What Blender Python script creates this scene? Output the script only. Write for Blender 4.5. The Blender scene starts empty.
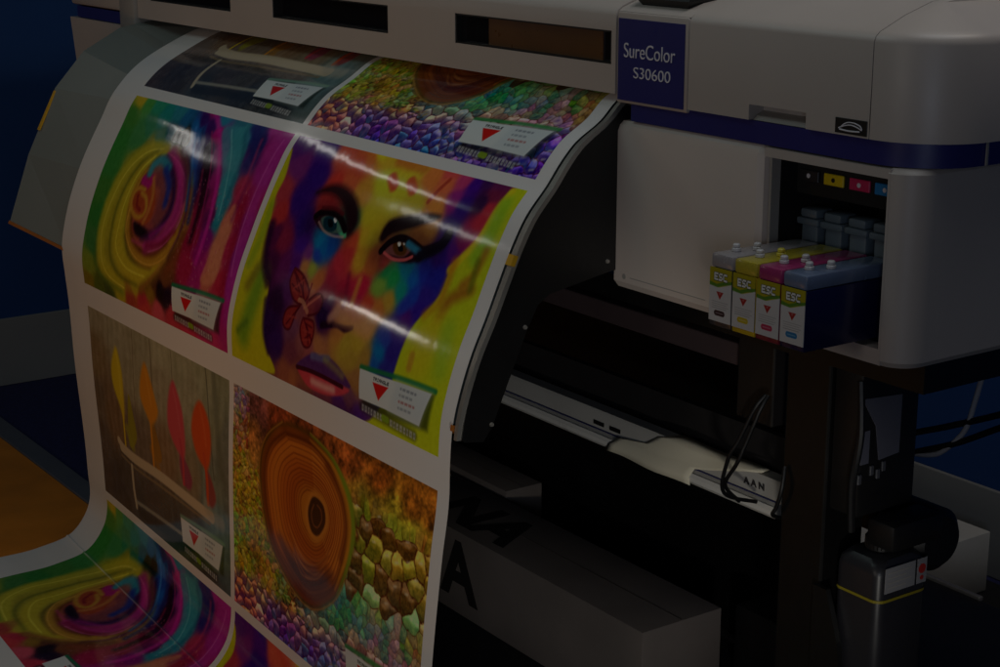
import bpy, bmesh, math, random
import numpy as np
from mathutils import Vector, Matrix

random.seed(7)
sc = bpy.context.scene
col = sc.collection

# ------------------------------------------------------------------ helpers
def lin(h):
    v = [int(h[i:i + 2], 16) / 255 for i in (0, 2, 4)]
    return [c / 12.92 if c <= .04045 else ((c + .055) / 1.055) ** 2.4 for c in v]

def mat(name, rgb, rough=.5, metal=0, var=.08, scale=9, bump=0, bscale=60, coat=0, trans=0, spec=.5, rvar=.08):
    m = bpy.data.materials.new(name); m.use_nodes = True
    nt = m.node_tree; b = nt.nodes['Principled BSDF']
    c = lin(rgb) if isinstance(rgb, str) else rgb
    tc = nt.nodes.new('ShaderNodeTexCoord')
    n = nt.nodes.new('ShaderNodeTexNoise'); n.inputs['Scale'].default_value = scale; n.inputs['Detail'].default_value = 6
    nt.links.new(tc.outputs['Object'], n.inputs['Vector'])
    r = nt.nodes.new('ShaderNodeValToRGB')
    r.color_ramp.elements[0].position = .3; r.color_ramp.elements[1].position = .7
    r.color_ramp.elements[0].color = [x * (1 - var) for x in c] + [1]
    r.color_ramp.elements[1].color = [min(1, x * (1 + var)) for x in c] + [1]
    nt.links.new(n.outputs['Fac'], r.inputs['Fac']); nt.links.new(r.outputs['Color'], b.inputs['Base Color'])
    mr = nt.nodes.new('ShaderNodeMapRange')
    mr.inputs['To Min'].default_value = max(.02, rough - rvar); mr.inputs['To Max'].default_value = min(1, rough + rvar)
    n2 = nt.nodes.new('ShaderNodeTexNoise'); n2.inputs['Scale'].default_value = scale * 3.1; n2.inputs['Detail'].default_value = 4
    nt.links.new(tc.outputs['Object'], n2.inputs['Vector'])
    nt.links.new(n2.outputs['Fac'], mr.inputs['Value']); nt.links.new(mr.outputs['Result'], b.inputs['Roughness'])
    b.inputs['Metallic'].default_value = metal
    b.inputs['Coat Weight'].default_value = coat
    b.inputs['Transmission Weight'].default_value = trans
    b.inputs['Specular IOR Level'].default_value = spec
    if bump:
        n3 = nt.nodes.new('ShaderNodeTexNoise'); n3.inputs['Scale'].default_value = bscale; n3.inputs['Detail'].default_value = 3
        nt.links.new(tc.outputs['Object'], n3.inputs['Vector'])
        bp = nt.nodes.new('ShaderNodeBump'); bp.inputs['Strength'].default_value = bump; bp.inputs['Distance'].default_value = .002
        nt.links.new(n3.outputs['Fac'], bp.inputs['Height']); nt.links.new(bp.outputs['Normal'], b.inputs['Normal'])
    return m

def tag(o, label=None, cat=None, group=None, kind=None):
    for k, v in (('label', label), ('category', cat), ('group', group), ('kind', kind)):
        if v: o[k] = v
    return o

def thing(name, loc, label, cat, group=None):
    o = bpy.data.objects.new(name, None); o.empty_display_size = .05
    o.location = loc; col.objects.link(o)
    return tag(o, label, cat, group)

def obj(name, bm, m, parent=None, smooth=None):
    me = bpy.data.meshes.new(name)
    bmesh.ops.recalc_face_normals(bm, faces=bm.faces)
    if smooth is not None:
        for f in bm.faces: f.smooth = True
        for e in bm.edges:
            if len(e.link_faces) == 2 and e.calc_face_angle() > math.radians(smooth): e.smooth = False
    bm.to_mesh(me); bm.free(); me.materials.append(m)
    o = bpy.data.objects.new(name, me); col.objects.link(o)
    if parent:
        o.parent = parent
        w = Vector((0, 0, 0)); p = parent
        while p: w += p.location; p = p.parent
        o.matrix_parent_inverse = Matrix.Identity(4)
        for v in me.vertices: v.co -= w
    return o

def B(): return bmesh.new()

def box(bm, x0, x1, y0, y1, z0, z1, bev=0, seg=2):
    vs = [bm.verts.new((x, y, z)) for x in (x0, x1) for y in (y0, y1) for z in (z0, z1)]
    fs = [bm.faces.new([vs[i] for i in q]) for q in ((0, 1, 3, 2), (4, 6, 7, 5), (0, 4, 5, 1), (2, 3, 7, 6), (0, 2, 6, 4), (1, 5, 7, 3))]
    if bev:
        es = list({e for f in fs for e in f.edges})
        bmesh.ops.bevel(bm, geom=es, offset=bev, segments=seg, affect='EDGES', profile=.5)
    return bm

def rings(bm, R, cap=True, close=True):
    V = [[bm.verts.new(p) for p in r] for r in R]
    n = len(V[0])
    for a, b in zip(V, V[1:]):
        for i in range(n if close else n - 1):
            j = (i + 1) % n
            bm.faces.new((a[i], a[j], b[j], b[i]))
    if cap:
        bm.faces.new(V[0][::-1]); bm.faces.new(V[-1])
    return V

def prism_x(bm, prof, x0, x1):            # (y,z) outline pushed along x
    rings(bm, [[(x, y, z) for y, z in prof] for x in (x0, x1)])
    return bm

def prism_z(bm, prof, z0, z1):
    rings(bm, [[(x, y, z) for x, y in prof] for z in (z0, z1)])
    return bm

def tube(bm, pts, r, n=8):
    P = [Vector(p) for p in pts]
    Q = []
    for i in range(len(P) - 1):
        p0, p1, p2, p3 = P[max(i - 1, 0)], P[i], P[i + 1], P[min(i + 2, len(P) - 1)]
        for k in range(8):
            t = k / 8
            Q.append(.5 * ((2 * p1) + (p2 - p0) * t + (2 * p0 - 5 * p1 + 4 * p2 - p3) * t * t + (3 * p1 - p0 - 3 * p2 + p3) * t ** 3))
    Q.append(P[-1])
    R = []; up = Vector((.31, .22, .93))
    for i, q in enumerate(Q):
        d = (Q[min(i + 1, len(Q) - 1)] - Q[max(i - 1, 0)]).normalized()
        a = d.cross(up).normalized(); b = d.cross(a)
        R.append([q + (a * math.cos(2 * math.pi * k / n) + b * math.sin(2 * math.pi * k / n)) * r for k in range(n)])
    rings(bm, R)
    return bm

def cyl(bm, p0, p1, r0, r1=None, n=20, bev=0):
    r1 = r0 if r1 is None else r1
    p0, p1 = Vector(p0), Vector(p1); d = (p1 - p0).normalized()
    a = d.cross(Vector((.3, .9, .2))).normalized(); b = d.cross(a)
    ring = lambda p, r: [p + (a * math.cos(2 * math.pi * k / n) + b * math.sin(2 * math.pi * k / n)) * r for k in range(n)]
    if bev: rings(bm, [ring(p0, r0 - bev), ring(p0 + d * bev, r0), ring(p1 - d * bev, r1), ring(p1, r1 - bev)])
    else: rings(bm, [ring(p0, r0), ring(p1, r1)])
    return bm

def arc(cx, cy, r, a0, a1, n=8):
    return [(cx + r * math.cos(math.radians(a0 + (a1 - a0) * k / n)), cy + r * math.sin(math.radians(a0 + (a1 - a0) * k / n))) for k in range(n + 1)]

def text_mesh(name, body, size, m, parent, origin, xdir, updir, bold=0, width=None, extr=.0006, shear=0):
    cu = bpy.data.curves.new(name, 'FONT'); cu.body = body; cu.size = size; cu.extrude = extr; cu.offset = bold; cu.shear = shear
    t = bpy.data.objects.new(name + '_tmp', cu); col.objects.link(t)
    dg = bpy.context.evaluated_depsgraph_get()
    me = bpy.data.meshes.new_from_object(t.evaluated_get(dg))
    bpy.data.objects.remove(t); bpy.data.curves.remove(cu)
    xs = [v.co.x for v in me.vertices]; k = 1
    if width: k = width / (max(xs) - min(xs))
    X = Vector(xdir).normalized(); U = Vector(updir).normalized(); N = X.cross(U)
    w = Vector((0, 0, 0)); p = parent
    while p: w += p.location; p = p.parent
    x0 = min(xs)
    for v in me.vertices: v.co = Vector(origin) + X * ((v.co.x - x0) * k) + U * v.co.y + N * v.co.z - w
    me.materials.clear(); me.materials.append(m); me.name = name
    o = bpy.data.objects.new(name, me); col.objects.link(o); o.parent = parent
    return o

# ------------------------------------------------------------------ camera
cam = bpy.data.cameras.new('camera'); co = bpy.data.objects.new('camera', cam); col.objects.link(co)
Rm = Matrix(((0.5729010302843611, -0.21169391728800172, 0.7918144321003364),
             (0.8196245539874447, 0.14796977802727748, -0.5534623160536232),
             (0.0, 0.9660696818417495, 0.2582815708218089)))
co.matrix_world = Matrix.Translation((1.5588, -1.7443, 1.6033)) @ Rm.to_4x4()
cam.sensor_width = 36; cam.lens = 61.2; cam.clip_start = .05; cam.clip_end = 60
sc.camera = co

# ------------------------------------------------------------------ materials
WHITE = mat('white_plastic', 'b5aaa2', .42, var=.025, scale=5, bump=.03, bscale=900)
WHITE2 = mat('white_plastic_door', 'cbbdb3', .45, var=.03, scale=4, bump=.03, bscale=900)
GREYW = mat('grey_plastic', '9a958f', .45, var=.04)
BLUE = mat('indigo_plastic', '26276a', .38, var=.05)
BLACK = mat('black_plastic', '121112', .5, var=.15)
BLACKM = mat('black_painted_steel', '0f0e0e', .42, var=.15, bump=.05, bscale=700)
VOID = mat('dark_interior', '0c0b0c', .7)
BROWNB = mat('bronze_grey_beam', '46393a', .5, var=.08)
PLATEN = mat('grey_platen', '757a75', .45, var=.04, scale=3)
STEEL = mat('brushed_steel', 'a8a39b', .34, metal=.6, var=.1)
GLASS = mat('smoked_glass', '151315', .12, var=.1, coat=.3)
BROWNG = mat('amber_reflection', '583818', .3, var=.2, scale=12)
WLET = mat('pale_lettering', 'd8d4da', .5)
CARTON = mat('cardboard', '746a64', .8, var=.12, scale=6, bump=.15, bscale=200)
CARTINK = mat('carton_ink', '17120f', .8)
WALLB = mat('blue_fabric_wall', '11407a', .8, var=.07, scale=2, bump=.15, bscale=400)
SKIRT = mat('pale_skirting', '8d8b87', .55, var=.06, scale=2)
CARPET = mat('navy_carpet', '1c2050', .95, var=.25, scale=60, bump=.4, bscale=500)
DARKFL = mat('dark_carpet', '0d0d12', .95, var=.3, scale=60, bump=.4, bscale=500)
WOOD = mat('orange_vinyl', 'd8821c', .45, var=.14, scale=7)
RUBBER = mat('cable_rubber', '121113', .5)
WCABLE = mat('white_cable', 'a8a8b0', .5)
LABELW = mat('label_paper', '8c8a8c', .55, var=.03)
PAPERW = mat('scrap_paper', 'efe6cc', .7, var=.04, bump=.1, bscale=80)
BOTTLE = mat('grey_poly', '262529', .4, var=.08)
YEL = mat('yellow_band', '8a7c1c', .5)
REDM = mat('red_mark', 'b02a24', .5)
ORANGE = mat('orange_edge', 'a05c18', .5)
YSTICK = mat('yellow_sticker', 'd8a418', .5)

# ------------------------------------------------------------------ the media surface: left and right profiles (v, y, z), straight between them
XL, XR = -2.3, -.62
LP=[(-.29,.10,1.262),(-.245,.06,1.253),(-.142,-.052,1.206),(-.100,-.089,1.186),(-.022,-.148,1.138),(0,-.167,1.117),(.077,-.207,1.051),(.207,-.269,.937),(.323,-.309,.828),(.401,-.324,.752),(.465,-.321,.690),(.52,-.317,.635),(.676,-.312,.479),(.92,-.298,.238),(.985,-.296,.17),(1.02,-.294,.135),(1.09,-.308,.077),(1.15,-.345,.033),(1.24,-.434,.011),(1.35,-.54,.008),(1.60,-.79,.008)]
RP=[(-.29,.10,1.266),(-.219,.021,1.258),(-.162,-.022,1.222),(-.098,-.077,1.187),(-.060,-.103,1.160),(-.020,-.128,1.128),(.048,-.173,1.077),(.089,-.194,1.042),(.151,-.221,.986),(.222,-.250,.922),(.283,-.277,.867),(.342,-.298,.812),(.399,-.313,.758),(.465,-.320,.691),(.52,-.322,.633),(.63,-.337,.527),(.77,-.354,.389),(.985,-.375,.17),(1.03,-.38,.125),(1.10,-.40,.065),(1.16,-.44,.026),(1.24,-.51,.011),(1.35,-.62,.008),(1.60,-.87,.008)]
def curve(K):
    K=np.array(K); v=K[:,0]
    def f(q):
        q=np.asarray(q,float); i=np.clip(np.searchsorted(v,q)-1,0,len(v)-2)
        h=v[i+1]-v[i]; t=(q-v[i])/h
        m=np.gradient(K[:,1:],v,axis=0)
        h00=2*t**3-3*t**2+1;h10=t**3-2*t**2+t;h01=-2*t**3+3*t**2;h11=t**3-t**2
        return (h00[...,None]*K[i,1:]+h10[...,None]*h[...,None]*m[i]+h01[...,None]*K[i+1,1:]+h11[...,None]*h[...,None]*m[i+1])
    return f
fL,fR=curve(LP),curve(RP)
def S(x,v):
    x=np.asarray(x,float);v=np.asarray(v,float)
    t=((x-XL)/(XR-XL))[...,None]
    a=fL(v)*(1-t)+fR(v)*t
    return np.concatenate([x[...,None],a],-1)


# ------------------------------------------------------------------ painting the prints
TH, TW = 372, 600            # texels of one picture; u runs 0..1.613, v runs 0..1
UU, VV = np.meshgrid((np.arange(TW) + .5) / TH, (np.arange(TH) + .5) / TH)

FACE_FIELD = [(0.08, 0.026, 90, 40, 120), (0.284, 0.03, 74, 32, 128), (0.127, 0.127, 122, 48, 120), (0.295, 0.148, 56, 20, 122), (0.242, 0.269, 58, 22, 120), (0.351, 0.361, 52, 24, 120), (0.39, 0.441, 74, 30, 144), (0.385, 0.516, 90, 32, 120), (0.081, 0.249, 176, 64, 74), (0.135, 0.353, 184, 58, 60), (0.161, 0.438, 90, 24, 72), (0.228, 0.448, 138, 40, 72), (0.206, 0.549, 74, 16, 64), (0.304, 0.544, 106, 32, 96), (0.397, 0.633, 92, 42, 102), (0.334, 0.688, 50, 16, 56), (0.316, 0.776, 52, 22, 74), (0.396, 0.865, 58, 26, 90), (0.409, 0.036, 216, 96, 74), (0.565, 0.074, 212, 88, 62), (0.466, 0.189, 216, 72, 60), (0.461, 0.255, 200, 64, 56), (0.555, 0.153, 216, 106, 68), (0.61, 0.028, 220, 122, 60), (0.667, 0.179, 220, 160, 64), (0.777, 0.246, 216, 200, 56), (0.648, -0.024, 232, 216, 56), (0.755, -0.026, 224, 184, 58), (0.858, -0.011, 228, 200, 58), (0.936, -0.023, 232, 224, 64), (0.883, 0.145, 220, 212, 58), (0.789, 0.116, 220, 220, 60), (1.018, 0.165, 212, 196, 60), (0.841, 0.318, 220, 200, 56), (0.831, 0.415, 216, 168, 56), (0.661, 0.295, 58, 138, 90), (1.056, 0.026, 232, 138, 72), (1.169, 0.053, 232, 122, 80), (1.15, -0.012, 224, 90, 88), (1.25, 0.016, 200, 72, 120), (1.187, 0.136, 232, 154, 72), (1.26, 0.103, 160, 48, 136), (1.318, 0.026, 74, 26, 138), (1.32, 0.114, 58, 24, 128), (1.387, 0.001, 70, 32, 90), (1.454, 0.007, 106, 40, 88), (1.415, 0.097, 58, 26, 72), (1.461, 0.046, 122, 40, 72), (1.473, 0.116, 200, 56, 72), (1.457, 0.171, 200, 56, 74), (1.436, 0.213, 160, 42, 104), (1.406, 0.245, 138, 32, 96), (1.298, 0.198, 56, 20, 122), (1.379, 0.273, 90, 32, 128), (1.188, 0.229, 224, 160, 64), (1.155, 0.282, 192, 128, 56), (1.304, 0.256, 58, 26, 122), (1.308, 0.313, 52, 26, 128), (0.795, 0.326, 216, 184, 56), (0.721, 0.36, 216, 90, 60), (0.731, 0.421, 200, 64, 64), (0.701, 0.468, 200, 58, 74), (0.671, 0.537, 168, 48, 72), (0.797, 0.553, 192, 42, 72), (0.662, 0.58, 152, 58, 80), (0.896, 0.513, 200, 40, 72), (0.906, 0.417, 216, 122, 60), (0.887, 0.575, 184, 40, 72), (0.983, 0.576, 208, 80, 56), (0.553, 0.42, 26, 112, 176), (0.505, 0.407, 30, 134, 184), (0.597, 0.404, 30, 90, 176), (0.524, 0.46, 42, 74, 176), (0.453, 0.473, 122, 58, 136), (0.458, 0.515, 200, 138, 80), (0.515, 0.516, 168, 176, 72), (0.589, 0.553, 200, 120, 72), (0.476, 0.575, 176, 90, 88), (0.989, 0.401, 192, 80, 64), (1.018, 0.436, 42, 154, 88), (1.086, 0.455, 42, 160, 88), (1.01, 0.49, 138, 176, 72), (1.136, 0.413, 32, 136, 160), (1.195, 0.433, 32, 104, 184), (1.252, 0.382, 42, 58, 176), (1.321, 0.388, 42, 42, 152), (1.149, 0.489, 32, 152, 136), (1.246, 0.481, 42, 72, 176), (1.21, 0.528, 48, 64, 168), (1.305, 0.469, 58, 40, 144), (1.108, 0.53, 200, 160, 64), (1.057, 0.58, 208, 128, 60), (1.309, 0.527, 58, 32, 144), (1.244, 0.579, 90, 32, 128), (1.204, 0.627, 72, 40, 138), (1.161, 0.675, 58, 74, 168), (1.151, 0.723, 32, 120, 176), (1.226, 0.706, 58, 42, 136), (1.139, 0.777, 42, 96, 168), (1.201, 0.789, 56, 48, 138), (1.015, 0.668, 216, 160, 72), (0.996, 0.731, 200, 168, 64), (0.909, 0.751, 192, 164, 64), (0.979, 0.794, 184, 152, 64), (0.858, 0.722, 200, 138, 72), (1.066, 0.774, 176, 138, 64), (1.023, 0.863, 168, 120, 72), (0.98, 0.932, 122, 74, 96), (0.528, 0.69, 138, 74, 80), (0.503, 0.779, 122, 72, 96), (0.645, 0.768, 168, 96, 72), (0.585, 0.823, 154, 90, 88), (0.516, 0.88, 138, 74, 88), (0.667, 0.825, 160, 88, 88), (0.477, 0.951, 154, 90, 72), (0.561, 0.965, 168, 104, 72), (0.719, 0.793, 184, 122, 80), (0.652, 0.746, 152, 88, 74), (0.695, 0.704, 58, 20, 72), (0.711, 0.66, 74, 26, 88), (0.804, 0.994, 138, 72, 88), (0.921, 0.997, 80, 32, 122), (1.035, 1.007, 74, 32, 120), (0.602, 0.983, 160, 96, 72)]
FACE_OPS = [
('P',[(-0.007,0.073),(0.054,0.185),(0.046,0.282),(0.075,0.377),(0.103,0.466),(0.141,0.544),(0.176,0.594),(0.238,0.638),(0.258,0.724),(0.282,0.826),(0.322,0.899),(0.39,0.98),(0.274,1.007),(-0.074,1.044),(-0.093,0.952),(-0.028,0.494)],'c6c428',0.02,1,1),
('S',[(0.163,0.614),(0.137,0.77),(0.106,0.886)],0.1,'6a9a30',0.09,0.75),
('S',[(0.114,0.593),(0.073,0.675)],0.05,'7a6a28',0.05,0.6),
('S',[(0.059,0.874),(0.122,0.826)],0.03,'5a7a28',0.04,0.7),
('S',[(0.043,0.323),(0.053,0.457),(0.034,0.581)],0.05,'98b030',0.05,0.7),
('P',[(1.53,0.011),(1.525,0.082),(1.504,0.158),(1.475,0.244),(1.409,0.321),(1.396,0.373),(1.391,0.44),(1.367,0.495),(1.304,0.589),(1.281,0.679),(1.27,0.773),(1.26,0.863),(1.159,0.975),(1.087,1.016),(1.16,1.039),(1.625,1.013),(1.631,0.532),(1.639,0.013)],'cad22c',0.018,1,1),
('S',[(1.538,0.018),(1.521,0.108),(1.499,0.214),(1.44,0.3),(1.397,0.354)],0.035,'e8d430',0.02,0.9),
('S',[(1.547,0.074),(1.546,0.194),(1.519,0.285)],0.07,'9cc834',0.05,0.8),
('S',[(1.55,0.4),(1.458,0.457),(1.43,0.531)],0.05,'a85a28',0.05,0.7),
('S',[(1.562,0.255),(1.542,0.345),(1.496,0.392)],0.035,'b06a2c',0.04,0.7),
('S',[(1.538,0.297),(1.55,0.4)],0.03,'6a7a20',0.03,0.6),
('S',[(1.409,0.321),(1.402,0.469),(1.349,0.537)],0.04,'c87828',0.04,0.6),
('S',[(1.422,0.579),(1.397,0.697)],0.14,'d6c82c',0.1,0.8),
('S',[(1.512,0.559),(1.541,0.701)],0.08,'a8c838',0.07,0.7),
('S',[(1.355,0.692),(1.356,0.737)],0.035,'c89838',0.02,0.8),
('S',[(0.103,0.404),(0.12,0.49),(0.152,0.559),(0.226,0.632)],0.05,'2c0c30',0.04,0.8),
('S',[(0.248,0.705),(0.282,0.826),(0.331,0.909)],0.03,'2a1048',0.03,0.7),
('S',[(0.81,0.081),(0.849,0.111)],0.05,'d8503a',0.025,0.9),
('S',[(0.942,0.078),(0.981,0.107)],0.05,'d8583a',0.025,0.9),
('S',[(0.798,-0.001),(0.969,0.008)],0.06,'d06a38',0.04,0.7),
('S',[(1.161,0.031),(1.108,0.137)],0.02,'b03a30',0.012,0.7),
('S',[(0.408,0.338),(0.443,0.297),(0.529,0.283),(0.63,0.317)],0.14,'2a0c24',0.14,0.45),
('S',[(0.929,0.363),(1.001,0.31),(1.116,0.305),(1.238,0.306)],0.15,'2a0c24',0.14,0.45),
('S',[(0.788,0.596),(0.799,0.666)],0.1,'5a1830',0.1,0.4),
('S',[(0.513,0.86),(0.602,0.906)],0.1,'5a2838',0.1,0.4),
('S',[(0.602,1.012),(0.844,1.004),(0.997,0.993)],0.06,'4a2040',0.08,0.5),
('S',[(0.346,0.221),(0.402,0.199),(0.473,0.188),(0.554,0.202),(0.63,0.241),(0.674,0.292),(0.68,0.333)],[0.01,0.03,0.045,0.06,0.08,0.08,0.04],'240a14',0.05,1),
('P',[(0.394,0.318),(0.438,0.289),(0.512,0.282),(0.579,0.287),(0.655,0.33),(0.61,0.354),(0.538,0.363),(0.461,0.355)],'2a1018',0.02,0.95,1),
('P',[(0.557,0.278),(0.62,0.302),(0.673,0.356),(0.629,0.359),(0.572,0.323)],'5ac890',0.015,0.95,1),
('P',[(0.45,0.318),(0.503,0.292),(0.573,0.301),(0.63,0.338),(0.583,0.359),(0.512,0.359)],'567a70',0.016,0.8,1),
('P',[(0.472,0.314),(0.513,0.294),(0.562,0.307),(0.583,0.338),(0.549,0.357),(0.499,0.352)],'12323e',0.014,1,1),
('P',[(0.503,0.313),(0.531,0.308),(0.554,0.33),(0.529,0.339)],'0a0c14',0.006,1,1),
('S',[(0.549,0.301),(0.559,0.308)],0.018,'f0f4f4',0.004,1),
('S',[(0.406,0.312),(0.445,0.288),(0.519,0.28),(0.581,0.291),(0.648,0.331)],0.03,'14060c',0.012,1),
('S',[(0.444,0.332),(0.504,0.36),(0.581,0.368),(0.652,0.36)],0.012,'c8a8a0',0.01,0.7),
('S',[(0.434,0.273),(0.522,0.263),(0.591,0.273)],0.02,'5a1820',0.012,0.8),
('S',[(0.917,0.312),(0.94,0.272),(1.006,0.244),(1.086,0.219),(1.163,0.194),(1.219,0.18)],[0.04,0.065,0.06,0.05,0.035,0.01],'1c0810',0.03,1),
('P',[(0.938,0.366),(0.969,0.315),(1.037,0.291),(1.115,0.293),(1.193,0.299),(1.26,0.279),(1.239,0.33),(1.175,0.366),(1.11,0.382),(1.026,0.382)],'240c18',0.02,0.95,1),
('P',[(0.951,0.363),(0.989,0.324),(1.049,0.309),(1.121,0.324),(1.096,0.36),(1.032,0.369)],'8a5450',0.014,0.85,1),
('P',[(1.002,0.322),(1.047,0.305),(1.094,0.325),(1.092,0.353),(1.048,0.361),(1.01,0.344)],'54300f',0.012,1,1),
('P',[(1.034,0.328),(1.059,0.323),(1.076,0.34),(1.052,0.345)],'0c0606',0.006,1,1),
('S',[(1.033,0.316),(1.04,0.321)],0.018,'f4f0e8',0.004,1),
('S',[(1.064,0.31),(1.069,0.313)],0.012,'f4f0e8',0.004,1),
('S',[(0.938,0.366),(0.974,0.323),(1.034,0.296),(1.113,0.301),(1.178,0.317)],0.03,'14060c',0.012,1),
('S',[(0.962,0.369),(1.033,0.381),(1.103,0.371),(1.145,0.351)],0.014,'e06a6a',0.008,0.9),
('S',[(1.091,0.309),(1.154,0.322),(1.215,0.334)],0.03,'3a88a8',0.02,0.9),
('S',[(1.191,0.339),(1.288,0.282),(1.313,0.239)],0.05,'100818',0.03,0.95),
('P',[(0.664,0.646),(0.719,0.647),(0.782,0.678),(0.788,0.705),(0.716,0.716),(0.666,0.694)],'2c0c40',0.03,0.95,1),
('S',[(0.715,0.713),(0.769,0.697),(0.828,0.692),(0.881,0.693),(0.926,0.679)],[0.03,0.03,0.02,0.03,0.02],'260a20',0.015,0.95),
('S',[(0.814,0.639),(0.933,0.638),(1.025,0.646)],0.1,'e0a878',0.06,0.8),
('S',[(0.758,0.675),(0.787,0.645)],0.04,'d09a80',0.03,0.8),
('S',[(0.783,0.588),(0.868,0.579)],0.02,'8a1c34',0.02,0.6),
('S',[(0.786,0.493),(0.822,0.589),(0.822,0.613)],0.02,'7a1838',0.03,0.6),
('S',[(0.87,0.497),(0.875,0.59)],0.03,'dca048',0.03,0.7),
('P',[(0.394,0.54),(0.47,0.555),(0.55,0.602),(0.551,0.644),(0.516,0.668),(0.451,0.656),(0.393,0.6)],'94302c',0.012,0.92,1),
('P',[(0.52,0.675),(0.502,0.704),(0.485,0.774),(0.446,0.782),(0.418,0.755),(0.434,0.701)],'94302c',0.012,0.92,1),
('P',[(0.565,0.716),(0.645,0.715),(0.669,0.767),(0.656,0.815),(0.608,0.818),(0.563,0.766)],'9c3430',0.012,0.92,1),
('P',[(0.573,0.639),(0.623,0.604),(0.672,0.619),(0.662,0.671),(0.598,0.7),(0.559,0.688)],'8c3034',0.02,0.55,1),
('S',[(0.394,0.54),(0.47,0.555),(0.55,0.602),(0.551,0.644),(0.516,0.668),(0.451,0.656),(0.393,0.6),(0.394,0.54)],0.01,'4a0c18',0.01,0.75),
('S',[(0.52,0.675),(0.502,0.704),(0.485,0.774),(0.446,0.782),(0.418,0.755),(0.434,0.701),(0.52,0.675)],0.01,'4a0c18',0.01,0.75),
('S',[(0.565,0.716),(0.645,0.715),(0.669,0.767),(0.656,0.815),(0.608,0.818),(0.563,0.766),(0.565,0.716)],0.01,'4a0c18',0.01,0.75),
('S',[(0.573,0.639),(0.623,0.604),(0.672,0.619),(0.662,0.671),(0.598,0.7)],0.01,'4a0c18',0.01,0.75),
('S',[(0.422,0.568),(0.478,0.617),(0.533,0.656)],0.008,'4a0c18',0.008,0.7),
('S',[(0.413,0.604),(0.475,0.626),(0.545,0.662)],0.008,'4a0c18',0.008,0.7),
('S',[(0.478,0.566),(0.512,0.618),(0.541,0.654)],0.008,'4a0c18',0.008,0.7),
('S',[(0.448,0.765),(0.485,0.72),(0.516,0.684)],0.008,'4a0c18',0.008,0.7),
('S',[(0.644,0.806),(0.615,0.754),(0.576,0.722)],0.008,'4a0c18',0.008,0.7),
('S',[(0.648,0.739),(0.597,0.733)],0.008,'4a0c18',0.008,0.6),
('S',[(0.613,0.788),(0.651,0.763)],0.008,'4a0c18',0.008,0.6),
('S',[(0.437,0.616),(0.486,0.59)],0.008,'c85048',0.008,0.5),
('S',[(0.404,0.555),(0.495,0.605),(0.543,0.658)],0.012,'5a1020',0.008,0.9),
('S',[(0.459,0.599),(0.49,0.572)],0.01,'b04840',0.008,0.6),
('S',[(0.434,0.625),(0.504,0.633)],0.01,'b04840',0.008,0.6),
('S',[(0.449,0.731),(0.513,0.726)],0.01,'b04840',0.008,0.6),
('S',[(0.599,0.737),(0.661,0.786)],0.01,'5a1020',0.006,0.8),
('S',[(0.586,0.761),(0.658,0.761)],0.008,'b04840',0.008,0.6),
('S',[(0.594,0.8),(0.653,0.787)],0.008,'b04840',0.008,0.6),
('S',[(0.553,0.677),(0.642,0.609)],0.012,'c87060',0.006,0.8),
('S',[(0.564,0.666),(0.557,0.576)],0.008,'7a1828',0.006,0.9),
('S',[(0.583,0.687),(0.533,0.656),(0.5,0.654)],0.02,'c8886a',0.008,0.8),
('P',[(0.569,0.913),(0.636,0.861),(0.7,0.83),(0.748,0.831),(0.799,0.82),(0.89,0.839),(0.967,0.876),(0.993,0.901),(0.903,0.907),(0.778,0.905),(0.667,0.907)],'58306a',0.015,0.95,1),
('S',[(0.689,0.845),(0.751,0.839),(0.81,0.829)],0.03,'7a80a0',0.02,0.6),
('P',[(0.586,0.918),(0.709,0.905),(0.825,0.902),(0.935,0.907),(0.988,0.914),(0.92,0.95),(0.797,0.976),(0.681,0.976),(0.623,0.954)],'d04a58',0.015,0.95,1),
('S',[(0.701,0.944),(0.78,0.945),(0.866,0.94)],0.03,'f0b0a8',0.03,0.9),
('S',[(0.578,0.915),(0.683,0.907),(0.802,0.907),(0.934,0.912)],0.018,'3a0c20',0.008,0.95),
('S',[(0.789,0.838),(0.879,0.857),(0.928,0.87)],0.03,'a8a050',0.03,0.5),]
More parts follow.
